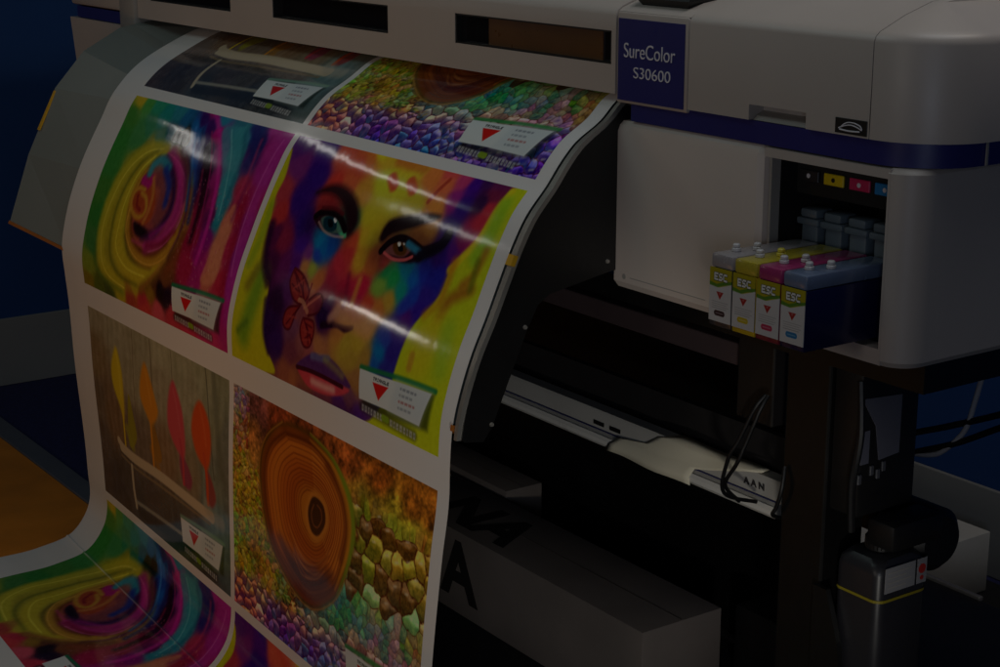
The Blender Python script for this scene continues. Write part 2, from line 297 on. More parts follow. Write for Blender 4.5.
ROSE_FIELD = [(0.079, 0.004, 208, 184, 58), (0.182, 0.019, 88, 160, 80), (0.059, 0.101, 74, 138, 58), (0.052, 0.241, 63, 138, 60), (0.084, 0.373, 68, 138, 64), (0.085, 0.505, 74, 132, 56), (0.112, 0.629, 60, 128, 56), (0.114, 0.756, 74, 128, 64), (0.076, 0.891, 138, 154, 56), (0.067, 0.972, 138, 122, 40), (0.294, 0.017, 58, 154, 120), (0.416, 0.073, 46, 144, 136), (0.295, 0.128, 58, 138, 96), (0.239, 0.19, 74, 144, 80), (0.528, 0.027, 58, 138, 152), (0.634, 0.073, 42, 106, 152), (0.54, 0.123, 42, 106, 122), (0.456, 0.177, 58, 122, 88), (0.706, 0.128, 26, 32, 24), (0.624, 0.145, 32, 48, 28), (0.752, 0.084, 42, 112, 176), (0.402, 0.237, 168, 156, 52), (0.313, 0.324, 180, 168, 58), (0.271, 0.451, 184, 172, 56), (0.246, 0.557, 192, 178, 52), (0.242, 0.684, 192, 180, 52), (0.281, 0.802, 176, 164, 52), (0.378, 0.885, 168, 156, 48), (0.464, 0.746, 200, 186, 56), (0.437, 0.627, 176, 168, 56), (0.426, 0.529, 152, 120, 46), (0.463, 0.945, 184, 170, 48), (0.651, 0.883, 200, 174, 56), (0.511, 0.505, 168, 80, 48), (0.552, 0.544, 192, 106, 56), (0.531, 0.416, 192, 40, 136), (0.461, 0.386, 90, 36, 72), (0.623, 0.448, 200, 106, 64), (0.645, 0.519, 200, 80, 56), (0.558, 0.382, 152, 64, 106), (0.567, 0.293, 58, 160, 176), (0.51, 0.327, 58, 152, 160), (0.645, 0.317, 42, 96, 168), (0.733, 0.38, 40, 52, 140), (0.755, 0.476, 32, 26, 88), (0.756, 0.55, 32, 24, 74), (0.629, 0.361, 48, 26, 72), (0.65, 0.24, 152, 58, 128), (0.789, 0.322, 168, 40, 122), (0.845, 0.413, 152, 36, 106), (0.857, 0.484, 138, 40, 144), (0.849, 0.573, 160, 40, 90), (0.73, 0.641, 184, 42, 80), (0.633, 0.667, 160, 40, 64), (0.516, 0.663, 106, 36, 32), (0.585, 0.607, 26, 12, 20), (0.815, 0.267, 90, 32, 80), (0.938, 0.374, 122, 28, 72), (0.967, 0.491, 138, 28, 72), (0.965, 0.587, 138, 32, 56), (0.896, 0.646, 152, 48, 44), (0.763, 0.703, 200, 112, 56), (0.873, 0.702, 200, 128, 64), (0.677, 0.756, 192, 136, 56), (0.573, 0.785, 168, 140, 48), (0.796, 0.773, 184, 128, 44), (0.965, 0.714, 138, 74, 44), (0.966, 0.789, 122, 72, 40), (0.976, 0.655, 138, 56, 40), (0.821, 0.874, 152, 116, 44), (0.723, 0.943, 184, 58, 72), (0.58, 0.957, 168, 72, 60), (0.93, 0.862, 36, 20, 22), (0.84, 0.846, 90, 52, 32), (0.996, 0.877, 42, 24, 40), (0.899, 0.965, 208, 90, 104), (1.052, 0.961, 192, 64, 80), (0.746, 0.997, 200, 72, 72), (1.243, 0.953, 200, 56, 88), (1.394, 0.966, 200, 58, 112), (0.201, 0.998, 90, 106, 40), (0.324, 1.009, 72, 88, 42), (0.845, 0.187, 42, 72, 152), (0.829, 0.112, 42, 112, 184), (0.803, 0.035, 58, 32, 104), (0.898, 0.076, 72, 32, 106), (0.964, 0.171, 48, 24, 80), (1.036, 0.285, 42, 16, 48), (1.108, 0.395, 74, 20, 56), (1.094, 0.47, 138, 28, 72), (1.136, 0.581, 154, 32, 64), (1.144, 0.695, 168, 40, 74), (1.231, 0.633, 154, 32, 112), (1.252, 0.56, 138, 28, 120), (1.236, 0.446, 106, 26, 88), (0.831, -0.019, 176, 42, 120), (0.992, 0.089, 192, 42, 136), (1.089, 0.154, 168, 56, 144), (1.161, 0.29, 160, 42, 120), (1.188, 0.383, 152, 36, 106), (0.938, 0.349, 40, 88, 168), (0.869, 0.235, 40, 96, 176), (0.977, 0.013, 58, 138, 168), (1.182, 0.063, 74, 152, 160), (1.222, 0.16, 63, 144, 156), (1.256, 0.276, 58, 144, 160), (1.283, 0.367, 58, 152, 168), (1.303, 0.458, 48, 136, 152), (1.144, -0.008, 58, 122, 144), (1.299, 0.032, 44, 58, 120), (1.376, 0.088, 44, 42, 104), (1.367, 0.164, 74, 42, 112), (1.461, 0.0, 184, 58, 152), (1.493, 0.096, 176, 56, 144), (1.521, 0.213, 168, 48, 138), (1.524, 0.329, 168, 44, 104), (1.536, 0.442, 152, 42, 120), (1.558, 0.574, 144, 44, 136), (1.579, 0.704, 168, 48, 144), (1.577, 0.837, 176, 42, 122), (1.409, 0.3, 176, 58, 88), (1.432, 0.414, 168, 40, 68), (1.477, 0.566, 176, 44, 80), (1.492, 0.721, 184, 48, 72), (1.378, 0.469, 208, 122, 96), (1.393, 0.581, 208, 132, 104), (1.391, 0.672, 208, 138, 104), (1.349, 0.725, 200, 112, 90), (1.311, 0.687, 176, 48, 120), (1.267, 0.741, 168, 42, 112), (1.476, 0.791, 184, 58, 80)]
ROSE_OPS = [
('P',[(0.621,0.187),(0.399,0.211),(0.252,0.322),(0.179,0.516),(0.156,0.739),(0.214,0.901),(0.488,0.945),(0.765,0.89),(0.965,0.714),(1.069,0.517),(0.947,0.323),(0.77,0.208)],'a89c34',0.05,0.6,1),
('S',[(0.379,0.214),(0.252,0.322),(0.179,0.516),(0.156,0.739),(0.214,0.901),(0.488,0.945)],0.03,'3c6a2c',0.06,0.5),
('S',[(0.576,0.209),(0.402,0.237),(0.274,0.345),(0.201,0.528),(0.198,0.721),(0.279,0.858),(0.494,0.913)],[0.04,0.07,0.09,0.09,0.09,0.08,0.05],'c8bc3a',0.05,0.8),
('S',[(0.546,0.223),(0.4,0.259),(0.275,0.372),(0.211,0.557),(0.207,0.74),(0.304,0.884),(0.516,0.924)],0.01,'e4d858',0.012,0.85),
('S',[(0.5,0.245),(0.377,0.331),(0.304,0.492),(0.299,0.655),(0.337,0.787),(0.463,0.869),(0.662,0.876)],0.022,'66681f',0.035,0.65),
('S',[(0.579,0.234),(0.459,0.308),(0.38,0.455),(0.375,0.622),(0.415,0.744),(0.537,0.816),(0.745,0.821),(0.857,0.762)],[0.04,0.07,0.09,0.1,0.1,0.09,0.08,0.05],'ccb836',0.045,0.85),
('S',[(0.498,0.266),(0.414,0.346),(0.367,0.482),(0.37,0.633),(0.393,0.748),(0.538,0.82),(0.746,0.825)],0.01,'e8da50',0.012,0.85),
('S',[(0.542,0.265),(0.468,0.343),(0.425,0.468),(0.449,0.61),(0.499,0.72),(0.615,0.772),(0.796,0.773)],0.022,'5a4a1c',0.035,0.65),
('S',[(0.498,0.339),(0.443,0.419),(0.45,0.53),(0.503,0.64),(0.612,0.715),(0.778,0.733),(0.918,0.666),(0.977,0.589)],[0.05,0.07,0.08,0.08,0.09,0.09,0.08,0.05],'c08c34',0.045,0.85),
('S',[(0.467,0.354),(0.435,0.451),(0.439,0.562),(0.471,0.666),(0.605,0.75),(0.79,0.76),(0.947,0.68),(1.015,0.554)],0.01,'dca848',0.012,0.85),
('S',[(0.483,0.372),(0.459,0.468),(0.483,0.575),(0.54,0.664),(0.656,0.712),(0.798,0.706),(0.904,0.64)],0.03,'5a2418',0.04,0.7),
('P',[(0.592,0.248),(0.51,0.291),(0.477,0.378),(0.477,0.506),(0.519,0.628),(0.634,0.691),(0.772,0.677),(0.896,0.594),(0.923,0.474),(0.855,0.337),(0.719,0.256)],'a02a58',0.03,0.5,1),
('S',[(0.654,0.244),(0.813,0.313),(0.902,0.419),(0.915,0.533),(0.835,0.633),(0.709,0.683)],0.075,'b03282',0.05,0.8),
('S',[(0.603,0.236),(0.737,0.263),(0.874,0.334),(0.953,0.445),(0.953,0.555),(0.87,0.655),(0.743,0.706)],0.009,'d868a0',0.012,0.75),
('S',[(0.613,0.271),(0.738,0.324),(0.836,0.429),(0.846,0.525),(0.779,0.614)],0.009,'7a3c98',0.012,0.7),
('S',[(0.77,0.208),(0.912,0.318),(0.993,0.443),(1.002,0.566),(0.952,0.688)],0.009,'984a78',0.012,0.6),
('S',[(0.613,0.271),(0.742,0.329),(0.827,0.43),(0.827,0.528),(0.756,0.613),(0.644,0.646)],0.045,'2c1440',0.05,0.8),
('S',[(0.511,0.378),(0.517,0.31),(0.584,0.275),(0.675,0.303)],0.05,'40a0b0',0.04,0.85),
('S',[(0.655,0.316),(0.746,0.383),(0.771,0.469)],0.045,'283890',0.04,0.85),
('P',[(0.489,0.392),(0.541,0.374),(0.618,0.413),(0.674,0.484),(0.678,0.562),(0.616,0.602),(0.527,0.587),(0.447,0.525),(0.432,0.462)],'b0502c',0.02,0.85,1),
('S',[(0.479,0.394),(0.534,0.406),(0.558,0.382)],0.05,'b82880',0.03,0.9),
('P',[(0.522,0.598),(0.616,0.602),(0.684,0.62),(0.615,0.656),(0.55,0.642)],'1c1016',0.03,0.9,1),
('S',[(1.036,0.527),(1.002,0.627),(0.931,0.711),(0.831,0.809),(0.719,0.894)],0.02,'c8983c',0.022,0.85),
('S',[(1.044,0.511),(1.034,0.645),(0.965,0.761)],0.04,'8a4a28',0.04,0.6),
('S',[(0.526,0.437),(0.458,0.438),(0.422,0.479),(0.44,0.532),(0.514,0.57),(0.585,0.558),(0.599,0.516),(0.564,0.472),(0.507,0.456)],0.026,'cc963c',0.022,0.9),
('S',[(0.57,0.37),(0.623,0.448),(0.632,0.531),(0.614,0.583)],0.026,'cc8444',0.024,0.85),
('S',[(0.477,0.475),(0.501,0.522),(0.545,0.535)],0.02,'8a2c28',0.012,0.8),
('S',[(0.709,0.257),(0.827,0.341),(0.878,0.457),(0.859,0.542),(0.725,0.632)],0.03,'c83a98',0.04,0.6),
('S',[(0.733,0.203),(0.864,0.31),(0.936,0.423)],0.03,'4a1440',0.04,0.6),
('S',[(0.761,0.083),(0.848,0.212),(0.92,0.327),(0.988,0.463)],0.02,'4888d0',0.016,0.8),
('S',[(0.835,0.084),(0.942,0.224),(1.011,0.387),(1.044,0.511)],0.03,'28306a',0.03,0.7),
('S',[(0.955,0.172),(1.064,0.305),(1.105,0.444),(1.118,0.584)],0.04,'2a0c1c',0.04,0.8),
('S',[(0.999,0.266),(1.071,0.425),(1.1,0.587)],0.012,'a83450',0.03,0.7),
('S',[(0.861,-0.013),(1.01,0.087),(1.122,0.223),(1.197,0.357),(1.237,0.54),(1.229,0.666)],0.03,'d038a0',0.025,0.8),
('P',[(1.012,0.05),(1.25,0.038),(1.296,0.125),(1.306,0.245),(1.308,0.387),(1.301,0.468),(1.239,0.398),(1.168,0.241)],'4a9ca8',0.03,0.75,1),
('S',[(1.294,0.012),(1.363,0.115),(1.353,0.19)],0.05,'2c2c70',0.03,0.8),
('S',[(1.573,0.005),(1.563,0.136),(1.556,0.323),(1.571,0.504),(1.594,0.679),(1.609,0.853)],0.07,'b83c9c',0.05,0.7),
('S',[(1.386,0.061),(1.405,0.206),(1.396,0.33),(1.377,0.455)],0.016,'c84070',0.03,0.6),
('S',[(1.475,0.336),(1.499,0.494),(1.517,0.693),(1.517,0.827)],0.04,'9a1c3c',0.04,0.7),
('P',[(1.384,0.375),(1.431,0.4),(1.446,0.549),(1.434,0.718),(1.308,0.742),(1.327,0.63),(1.355,0.478)],'d88a6a',0.025,0.8,1),
('S',[(0.682,0.251),(0.826,0.316),(0.918,0.426),(0.925,0.531),(0.835,0.633),(0.699,0.685),(0.549,0.682)],0.016,'d85098',0.03,0.5),
('S',[(0.78,0.196),(0.92,0.327),(0.994,0.472),(1.002,0.595),(0.956,0.697)],0.022,'300c2c',0.04,0.6),
('S',[(0.709,0.683),(0.845,0.65),(0.947,0.575)],0.03,'7a1830',0.04,0.6),
('S',[(0.719,0.894),(0.871,0.797),(0.976,0.693),(1.033,0.58)],0.05,'6a3820',0.05,0.5),
('S',[(0.925,0.083),(1.052,0.233),(1.126,0.393),(1.157,0.54),(1.165,0.659)],0.012,'a83470',0.014,0.7),
('S',[(1.091,0.05),(1.199,0.178),(1.266,0.322),(1.296,0.436)],0.009,'8cd0d4',0.012,0.6),
('S',[(1.218,0.043),(1.29,0.15),(1.307,0.268),(1.311,0.391)],0.03,'2c6a80',0.04,0.6),
('S',[(1.558,0.036),(1.537,0.168),(1.526,0.319),(1.535,0.492),(1.568,0.666)],0.009,'dc74c0',0.012,0.6),
('S',[(1.456,0.041),(1.439,0.182),(1.432,0.306),(1.422,0.438)],0.022,'7a1c60',0.04,0.5),]
DARTS_FIELD = [(0.028, 0.018, 159, 148, 120), (0.353, 0.01, 164, 156, 127), (0.657, 0.009, 159, 153, 124), (0.886, 0.02, 173, 168, 136), (1.108, 0.012, 161, 158, 127), (1.371, 0.011, 157, 156, 124), (1.56, 0.019, 139, 141, 112), (0.024, 0.229, 139, 117, 86), (0.027, 0.499, 111, 96, 84), (0.049, 0.715, 95, 84, 81), (0.059, 0.9, 77, 69, 72), (0.251, 0.548, 125, 98, 76), (0.574, 0.203, 159, 151, 122), (0.873, 0.205, 159, 148, 120), (1.21, 0.192, 159, 153, 124), (1.474, 0.217, 145, 146, 117), (1.587, 0.278, 118, 122, 108), (1.626, 0.452, 109, 112, 100), (1.661, 0.627, 100, 105, 96), (1.684, 0.804, 82, 96, 93), (0.568, 0.618, 113, 98, 86), (0.891, 0.575, 139, 110, 84), (1.184, 0.587, 139, 122, 96), (1.465, 0.549, 120, 127, 110), (0.389, 0.829, 72, 69, 72), (0.654, 0.85, 77, 72, 74), (0.911, 0.845, 79, 76, 74), (1.158, 0.815, 86, 81, 76), (0.573, 0.951, 66, 74, 81), (0.965, 0.925, 54, 62, 72), (1.268, 0.907, 50, 57, 62), (0.203, 0.91, 63, 62, 69), (1.528, 0.717, 102, 127, 127), (1.457, 0.656, 104, 134, 134)]
DARTS_OPS = [
('S',[(0.251,0.012),(0.206,0.56)],0.008,'7a6c54',0.01,0.35),
('S',[(0.55,0.008),(0.548,0.466)],0.008,'60523e',0.006,0.5),
('S',[(0.762,0.01),(0.783,0.301)],0.01,'5a4e3c',0.006,0.6),
('S',[(1.0,0.004),(1.026,0.336)],0.008,'665a46',0.006,0.5),
('S',[(1.372,0.001),(1.457,0.503)],0.01,'4a4a3e',0.01,0.6),
('S',[(1.452,0.009),(1.542,0.477)],0.05,'5e6250',0.04,0.5),
('S',[(0.487,0.509),(0.499,0.575)],[0.05,0.04],'8a8a28',0.02,0.9),
('P',[(0.466,0.357),(0.513,0.449),(0.542,0.557),(0.473,0.635),(0.426,0.606)],'948c28',0.015,0.9,1),
('P',[(0.746,0.402),(0.818,0.494),(0.852,0.586),(0.785,0.616),(0.736,0.543)],'a06a24',0.015,0.8,1),
('P',[(1.082,0.469),(1.146,0.509),(1.208,0.579),(1.178,0.637),(1.109,0.629),(1.071,0.561)],'9a2c58',0.03,0.8,1),
('P',[(1.372,0.481),(1.434,0.52),(1.472,0.594),(1.425,0.647),(1.371,0.626)],'a03038',0.03,0.8,1),
('S',[(0.414,0.546),(0.474,0.63)],0.05,'989430',0.03,0.7),
('S',[(0.731,0.571),(0.804,0.652)],0.05,'a8702c',0.03,0.7),
('P',[(0.33,0.143),(0.378,0.199),(0.404,0.295),(0.403,0.426),(0.381,0.512),(0.339,0.443),(0.273,0.354),(0.264,0.257)],'d8bc28',0.035,1,1),
('S',[(0.378,0.406),(0.375,0.54),(0.371,0.665)],0.02,'d8b82c',0.008,1),
('S',[(0.339,0.167),(0.365,0.264),(0.37,0.382)],0.014,'ecd858',0.03,0.5),
('P',[(0.689,0.14),(0.75,0.2),(0.806,0.286),(0.835,0.358),(0.754,0.435),(0.679,0.389),(0.622,0.318),(0.638,0.218)],'d88a28',0.035,1,1),
('S',[(0.736,0.389),(0.741,0.516),(0.742,0.65)],0.022,'d88a2c',0.008,1),
('S',[(0.698,0.173),(0.727,0.256),(0.755,0.334)],0.012,'f0a848',0.03,0.45),
('P',[(1.012,0.15),(1.067,0.19),(1.12,0.273),(1.145,0.401),(1.125,0.496),(1.035,0.472),(0.952,0.381),(0.963,0.246)],'d04a58',0.035,1,1),
('S',[(1.087,0.418),(1.111,0.52),(1.109,0.629)],0.022,'c83c50',0.008,1),
('S',[(1.022,0.192),(1.064,0.278),(1.092,0.367)],0.012,'e0727a',0.03,0.45),
('P',[(1.306,0.172),(1.377,0.205),(1.422,0.277),(1.428,0.379),(1.383,0.478),(1.276,0.437),(1.222,0.341),(1.243,0.24)],'d85028',0.035,1,1),
('S',[(1.354,0.414),(1.379,0.527),(1.381,0.642)],0.026,'d0482c',0.008,1),
('S',[(1.317,0.202),(1.359,0.285),(1.378,0.365)],0.012,'f07848',0.03,0.45),
('S',[(0.314,0.676),(0.487,0.689),(0.812,0.68),(1.114,0.687),(1.421,0.696)],0.055,'c8b494',0.014,1),
('S',[(0.302,0.723),(0.476,0.74),(0.802,0.734),(1.108,0.733),(1.395,0.733)],0.015,'8a765c',0.01,0.8),
('S',[(0.28,0.648),(0.341,0.679)],0.04,'c8b494',0.012,1),
('S',[(0.435,0.742),(0.438,0.855),(0.465,0.944)],0.028,'c0b094',0.01,1),
('S',[(0.469,0.917),(0.777,0.902),(1.151,0.889)],0.02,'a8a494',0.014,0.8),
('S',[(0.504,0.957),(0.837,0.942),(1.148,0.938)],0.05,'28303a',0.03,0.7),
('S',[(1.358,0.649),(1.422,0.686),(1.53,0.689)],0.06,'a8a08a',0.04,0.6),]
LIZARD_FIELD = [(0.059, 0.025, 168, 154, 168), (0.115, 0.047, 154, 138, 144), (0.2, 0.069, 122, 68, 64), (0.383, 0.086, 138, 64, 40), (0.597, 0.058, 138, 68, 38), (0.803, 0.055, 148, 80, 44), (1.001, 0.068, 168, 90, 44), (1.226, 0.074, 176, 96, 40), (1.44, 0.087, 180, 106, 40), (1.579, 0.101, 176, 104, 40), (0.066, 0.195, 176, 138, 96), (0.164, 0.214, 168, 106, 56), (0.12, 0.338, 192, 168, 64), (0.19, 0.431, 184, 164, 58), (0.249, 0.548, 176, 164, 56), (0.316, 0.661, 160, 152, 56), (0.862, 0.185, 154, 74, 32), (1.025, 0.217, 168, 128, 48), (1.11, 0.272, 106, 138, 56), (1.083, 0.361, 122, 152, 56), (1.165, 0.395, 136, 160, 60), (1.059, 0.492, 106, 154, 74), (1.212, 0.199, 192, 164, 60), (1.353, 0.174, 208, 184, 60), (1.463, 0.197, 208, 188, 60), (1.571, 0.22, 200, 156, 52), (1.303, 0.309, 200, 180, 58), (1.415, 0.33, 200, 168, 56), (1.558, 0.339, 184, 152, 56), (1.284, 0.434, 192, 180, 60), (1.634, 0.388, 184, 136, 56), (1.506, 0.453, 176, 176, 74), (1.027, 0.585, 72, 160, 128), (0.908, 0.669, 72, 160, 144), (1.148, 0.582, 128, 176, 104), (1.299, 0.548, 168, 176, 80), (1.413, 0.564, 96, 160, 136), (1.553, 0.531, 120, 168, 120), (1.65, 0.477, 152, 152, 60), (1.276, 0.694, 200, 128, 144), (1.424, 0.657, 200, 136, 144), (1.566, 0.622, 200, 136, 160), (1.677, 0.561, 184, 168, 80), (1.681, 0.69, 90, 72, 168), (0.137, 0.955, 200, 120, 90), (0.268, 0.961, 192, 144, 160), (0.385, 0.959, 122, 74, 154), (0.518, 0.974, 90, 56, 168), (0.594, 0.938, 138, 74, 152), (0.721, 0.99, 58, 112, 176), (0.235, 0.896, 208, 168, 136), (0.089, 0.876, 200, 138, 60), (0.121, 0.805, 176, 184, 60), (-0.05, 0.72, 136, 180, 64), (0.08, 0.668, 152, 168, 56), (0.347, 0.766, 200, 164, 64), (0.222, 0.736, 160, 120, 48), (0.554, 0.834, 216, 136, 80), (0.677, 0.844, 208, 138, 120), (0.785, 0.844, 216, 168, 136), (0.941, 0.858, 208, 128, 136), (0.784, 0.909, 106, 56, 168), (0.927, 0.912, 90, 56, 176), (0.908, 0.962, 58, 120, 176), (0.967, 0.715, 46, 144, 104), (1.061, 0.683, 60, 152, 112), (1.199, 0.69, 96, 176, 144), (1.349, 0.684, 46, 144, 112), (0.891, 0.762, 72, 160, 120), (1.495, 0.649, 90, 136, 56), (1.578, 0.613, 160, 144, 48), (1.638, 0.587, 168, 152, 48), (1.104, 0.769, 216, 144, 136), (1.254, 0.761, 224, 144, 154), (1.405, 0.758, 208, 138, 168), (1.544, 0.75, 192, 128, 168), (1.588, 0.685, 168, 144, 72), (1.578, 0.831, 122, 72, 176), (1.56, 0.904, 74, 56, 184), (1.55, 0.961, 90, 56, 168), (1.593, 0.876, 104, 56, 176), (1.18, 0.965, 90, 56, 168), (0.699, 0.776, 60, 144, 120), (0.512, 0.802, 112, 144, 74), (0.058, 0.981, 216, 112, 72), (0.198, 0.935, 216, 128, 96)]
LIZARD_OUTER = [(0.481, 0.103), (0.366, 0.188), (0.319, 0.303), (0.343, 0.451), (0.412, 0.584), (0.554, 0.676), (0.692, 0.713), (0.806, 0.689), (0.929, 0.599), (0.992, 0.474), (1.02, 0.362), (1.001, 0.274), (0.944, 0.201), (0.837, 0.129), (0.684, 0.089)]
LIZARD_PUPIL = [(0.727, 0.301), (0.699, 0.369), (0.73, 0.436), (0.79, 0.441), (0.843, 0.374), (0.828, 0.312), (0.776, 0.29)]
LIZARD_RINGTOP = [(0.283, 0.335), (0.296, 0.23), (0.362, 0.149), (0.48, 0.09), (0.617, 0.086), (0.751, 0.099), (0.863, 0.142), (0.988, 0.229), (1.088, 0.34)]


def sm(x): x = np.clip(x, 0, 1); return x * x * (3 - 2 * x)

def catmull(P, closed, n=6):
    P = np.array(P, float); N = len(P); out = []
    for i in range(N if closed else N - 1):
        g = (lambda k: P[k % N]) if closed else (lambda k: P[min(max(k, 0), N - 1)])
        p0, p1, p2, p3 = g(i - 1), g(i), g(i + 1), g(i + 2)
        for t in np.arange(n) / n:
            out.append(.5 * (2 * p1 + (p2 - p0) * t + (2 * p0 - 5 * p1 + 4 * p2 - p3) * t * t + (3 * p1 - p0 - 3 * p2 + p3) * t ** 3))
    if not closed: out.append(P[-1])
    return np.array(out)

def noise2(shape, cell, seed):
    rg = np.random.default_rng(seed)
    h, w = shape; gh, gw = int(h / cell) + 3, int(w / cell) + 3
    g = rg.random((gh, gw)); y = np.arange(h) / cell; x = np.arange(w) / cell
    yi, xi = y.astype(int), x.astype(int); ty, tx = sm(y - yi)[:, None], sm(x - xi)[None]
    a = g[yi][:, xi]; b = g[yi][:, xi + 1]; c = g[yi + 1][:, xi]; d = g[yi + 1][:, xi + 1]
    return (a * (1 - tx) + b * tx) * (1 - ty) + (c * (1 - tx) + d * tx) * ty - .5

def field(F, U, V, eps=.035, p=2.4):
    num = np.zeros(U.shape + (3,)); den = np.zeros(U.shape)
    for u, v, r_, g_, b_ in F:
        w = ((U - u) ** 2 + (V - v) ** 2 + eps * eps) ** -p
        num += w[..., None] * np.array([r_, g_, b_]) / 255; den += w
    return num / den[..., None]

def seg_dist(P, U, V, W=None):
    D = np.full(U.shape, 9.); 
    for i in range(len(P) - 1):
        a, b = P[i], P[i + 1]; d = b - a; L = d @ d + 1e-12
        t = np.clip(((U - a[0]) * d[0] + (V - a[1]) * d[1]) / L, 0, 1)
        q = np.hypot(U - a[0] - t * d[0], V - a[1] - t * d[1])
        if W is not None: q = q - (W[i] * (1 - t) + W[i + 1] * t) / 2
        D = np.minimum(D, q)
    return D

def inside(P, U, V):
    r = np.zeros(U.shape, bool); n = len(P)
    for i in range(n):
        a, b = P[i], P[(i + 1) % n]
        if a[1] == b[1]: continue
        k = ((a[1] > V) != (b[1] > V)) & (U < (b[0] - a[0]) * (V - a[1]) / (b[1] - a[1]) + a[0])
        r ^= k
    return r

def paint(img, op, U=None, V=None):
    U = UU if U is None else U; V = VV if V is None else V
    if op[0] == 'P':
        _, pts, h, blur, al, smooth = op
        P = catmull(pts, True) if smooth else np.array(pts, float)
        pad = blur
    else:
        _, pts, w, h, blur, al = op
        P = catmull(pts, False) if len(pts) > 2 else np.array(pts, float)
        wl = np.array(w if isinstance(w, (list, tuple)) else [w] * len(pts), float)
        W = np.interp(np.linspace(0, 1, len(P)), np.linspace(0, 1, len(wl)), wl)
        pad = blur + W.max()
    i0, i1 = np.searchsorted(U[0], [P[:, 0].min() - pad, P[:, 0].max() + pad])
    j0, j1 = np.searchsorted(V[:, 0], [P[:, 1].min() - pad, P[:, 1].max() + pad])
    if i1 <= i0 or j1 <= j0: return
    u, v = U[j0:j1, i0:i1], V[j0:j1, i0:i1]
    if op[0] == 'P':
        d = seg_dist(np.vstack([P, P[:1]]), u, v); d = np.where(inside(P, u, v), -d, d)
    else:
        d = seg_dist(P, u, v, W)
    a = sm(.5 - d / max(blur, 1e-4)) * al
    c = np.array([int(h[i:i + 2], 16) / 255 for i in (0, 2, 4)])
    img[j0:j1, i0:i1] = img[j0:j1, i0:i1] * (1 - a[..., None]) + c * a[..., None]

GLYPH = {'T': '1f04040404', 'R': '1e111e1411', 'I': '0e0404040e', 'A': '0e111f1111', 'N': '1119151311', 'G': '0f1013110f', 'L': '101010101f', 'E': '1f101e101f', 'S': '0f100e011e', 'C': '0f1010100f'}
def word(img, s, uv, ex, ey, h):          # 5x5 bitmap lettering on a skewed frame
    o, ex, ey = np.array(uv), np.array(ex), np.array(ey)
    for k, ch in enumerate(s):
        b = bytes.fromhex(GLYPH[ch])
        for r in range(5):
            for c in range(5):
                if b[r] >> (4 - c) & 1:
                    p = [o + ex * (k * 6 + c + dx) + ey * (r + dy) for dx, dy in ((0, 0), (1.1, 0), (1.1, 1.1), (0, 1.1))]
                    paint(img, ('P', p, h, .003, 1, 0))

def logo_card(img, teal):
    # folded card with a red triangle, lower right of every print
    paint(img, ('P', [(1.07, .83), (1.55, .79), (1.535, .93), (1.09, .955)], '1c2418', .03, .65, 0))
    paint(img, ('S', [(1.05, .805), (1.35, .785), (1.55, .78)], .02, teal, .015, .9))
    paint(img, ('P', [(1.045, .812), (1.20, .808), (1.36, .80), (1.53, .793), (1.505, .86), (1.48, .925), (1.25, .921), (1.062, .925)], 'dfe2de', .006, 1, 0))
    paint(img, ('P', [(1.30, .80), (1.53, .793), (1.48, .925), (1.27, .921)], 'd0d6d6', .05, .7, 0))
    paint(img, ('P', [(1.145, .842), (1.255, .838), (1.197, .901)], 'cc2a26', .005, 1, 0))
    word(img, 'TRIANGLE', (1.145, .822), (.0023, -.00006), (0, .0024), '3a3a3a')
    for k in range(4):
        paint(img, ('S', [(1.335, .822 + k * .024), (1.335 + .10 - .02 * (k % 2), .820 + k * .024)], .010, ['8a8f94', '9aa0a4', 'b07a78', '9aa0a4'][k], .006, .8))
        for j in range(4): paint(img, ('S', [(1.345 + j * .026, .817 + k * .024), (1.345 + j * .026, .827 + k * .024)], .006, 'd6dada', .004, .9))
    paint(img, ('S', [(1.085, .950), (1.45, .967)], .036, '1c1c20', .03, .6))
    rg = random.Random(3); u = 1.085
    while u < 1.445:                       # slogan, too small to read in the photograph: pale blurred strokes
        w = rg.uniform(.012, .019)
        if abs(u - 1.235) < .02: paint(img, ('S', [(u, .955), (u + .03, .957)], .026, '8aa832', .008, .9)); u += .048; continue
        zc = .951 + (u - 1.08) * .045
        paint(img, ('P', [(u, zc - .012), (u + w, zc - .011), (u + w, zc + .014), (u, zc + .013)], 'd8d8d4', .010, .75, 0))
        paint(img, ('S', [(u + w * rg.uniform(.3, .7), zc + rg.uniform(-.006, .004)), (u + w * .5, zc + .004)], .005, '50504e', .006, .7))
        u += w + .007

def warp(a, seed):
    return UU + noise2(UU.shape, 40, seed) * a, VV + noise2(UU.shape, 40, seed + 1) * a

def make_face():
    img = field(FACE_FIELD, *warp(.02, 1), eps=.026, p=2.6)
    for o in FACE_OPS: paint(img, o)
    img += noise2(UU.shape, 5, 9)[..., None] * .035
    logo_card(img, '2a7a4a'); return img

def make_rose():
    img = field(ROSE_FIELD, *warp(.012, 3), eps=.022, p=2.8)
    for o in ROSE_OPS: paint(img, o)
    # petal texture: fine drops on the pale petal, faint veins
    rg = np.random.default_rng(5)
    for k in range(260):
        u, v = rg.uniform(1.0, 1.55), rg.uniform(.3, .95)
        paint(img, ('S', [(u, v), (u + .004, v + .004)], rg.uniform(.004, .010), rg.choice(['f0b8b0', 'c04868', 'e08a90']), .006, .25))
    img += noise2(UU.shape, 6, 19)[..., None] * .04
    logo_card(img, '2a7a50'); return img

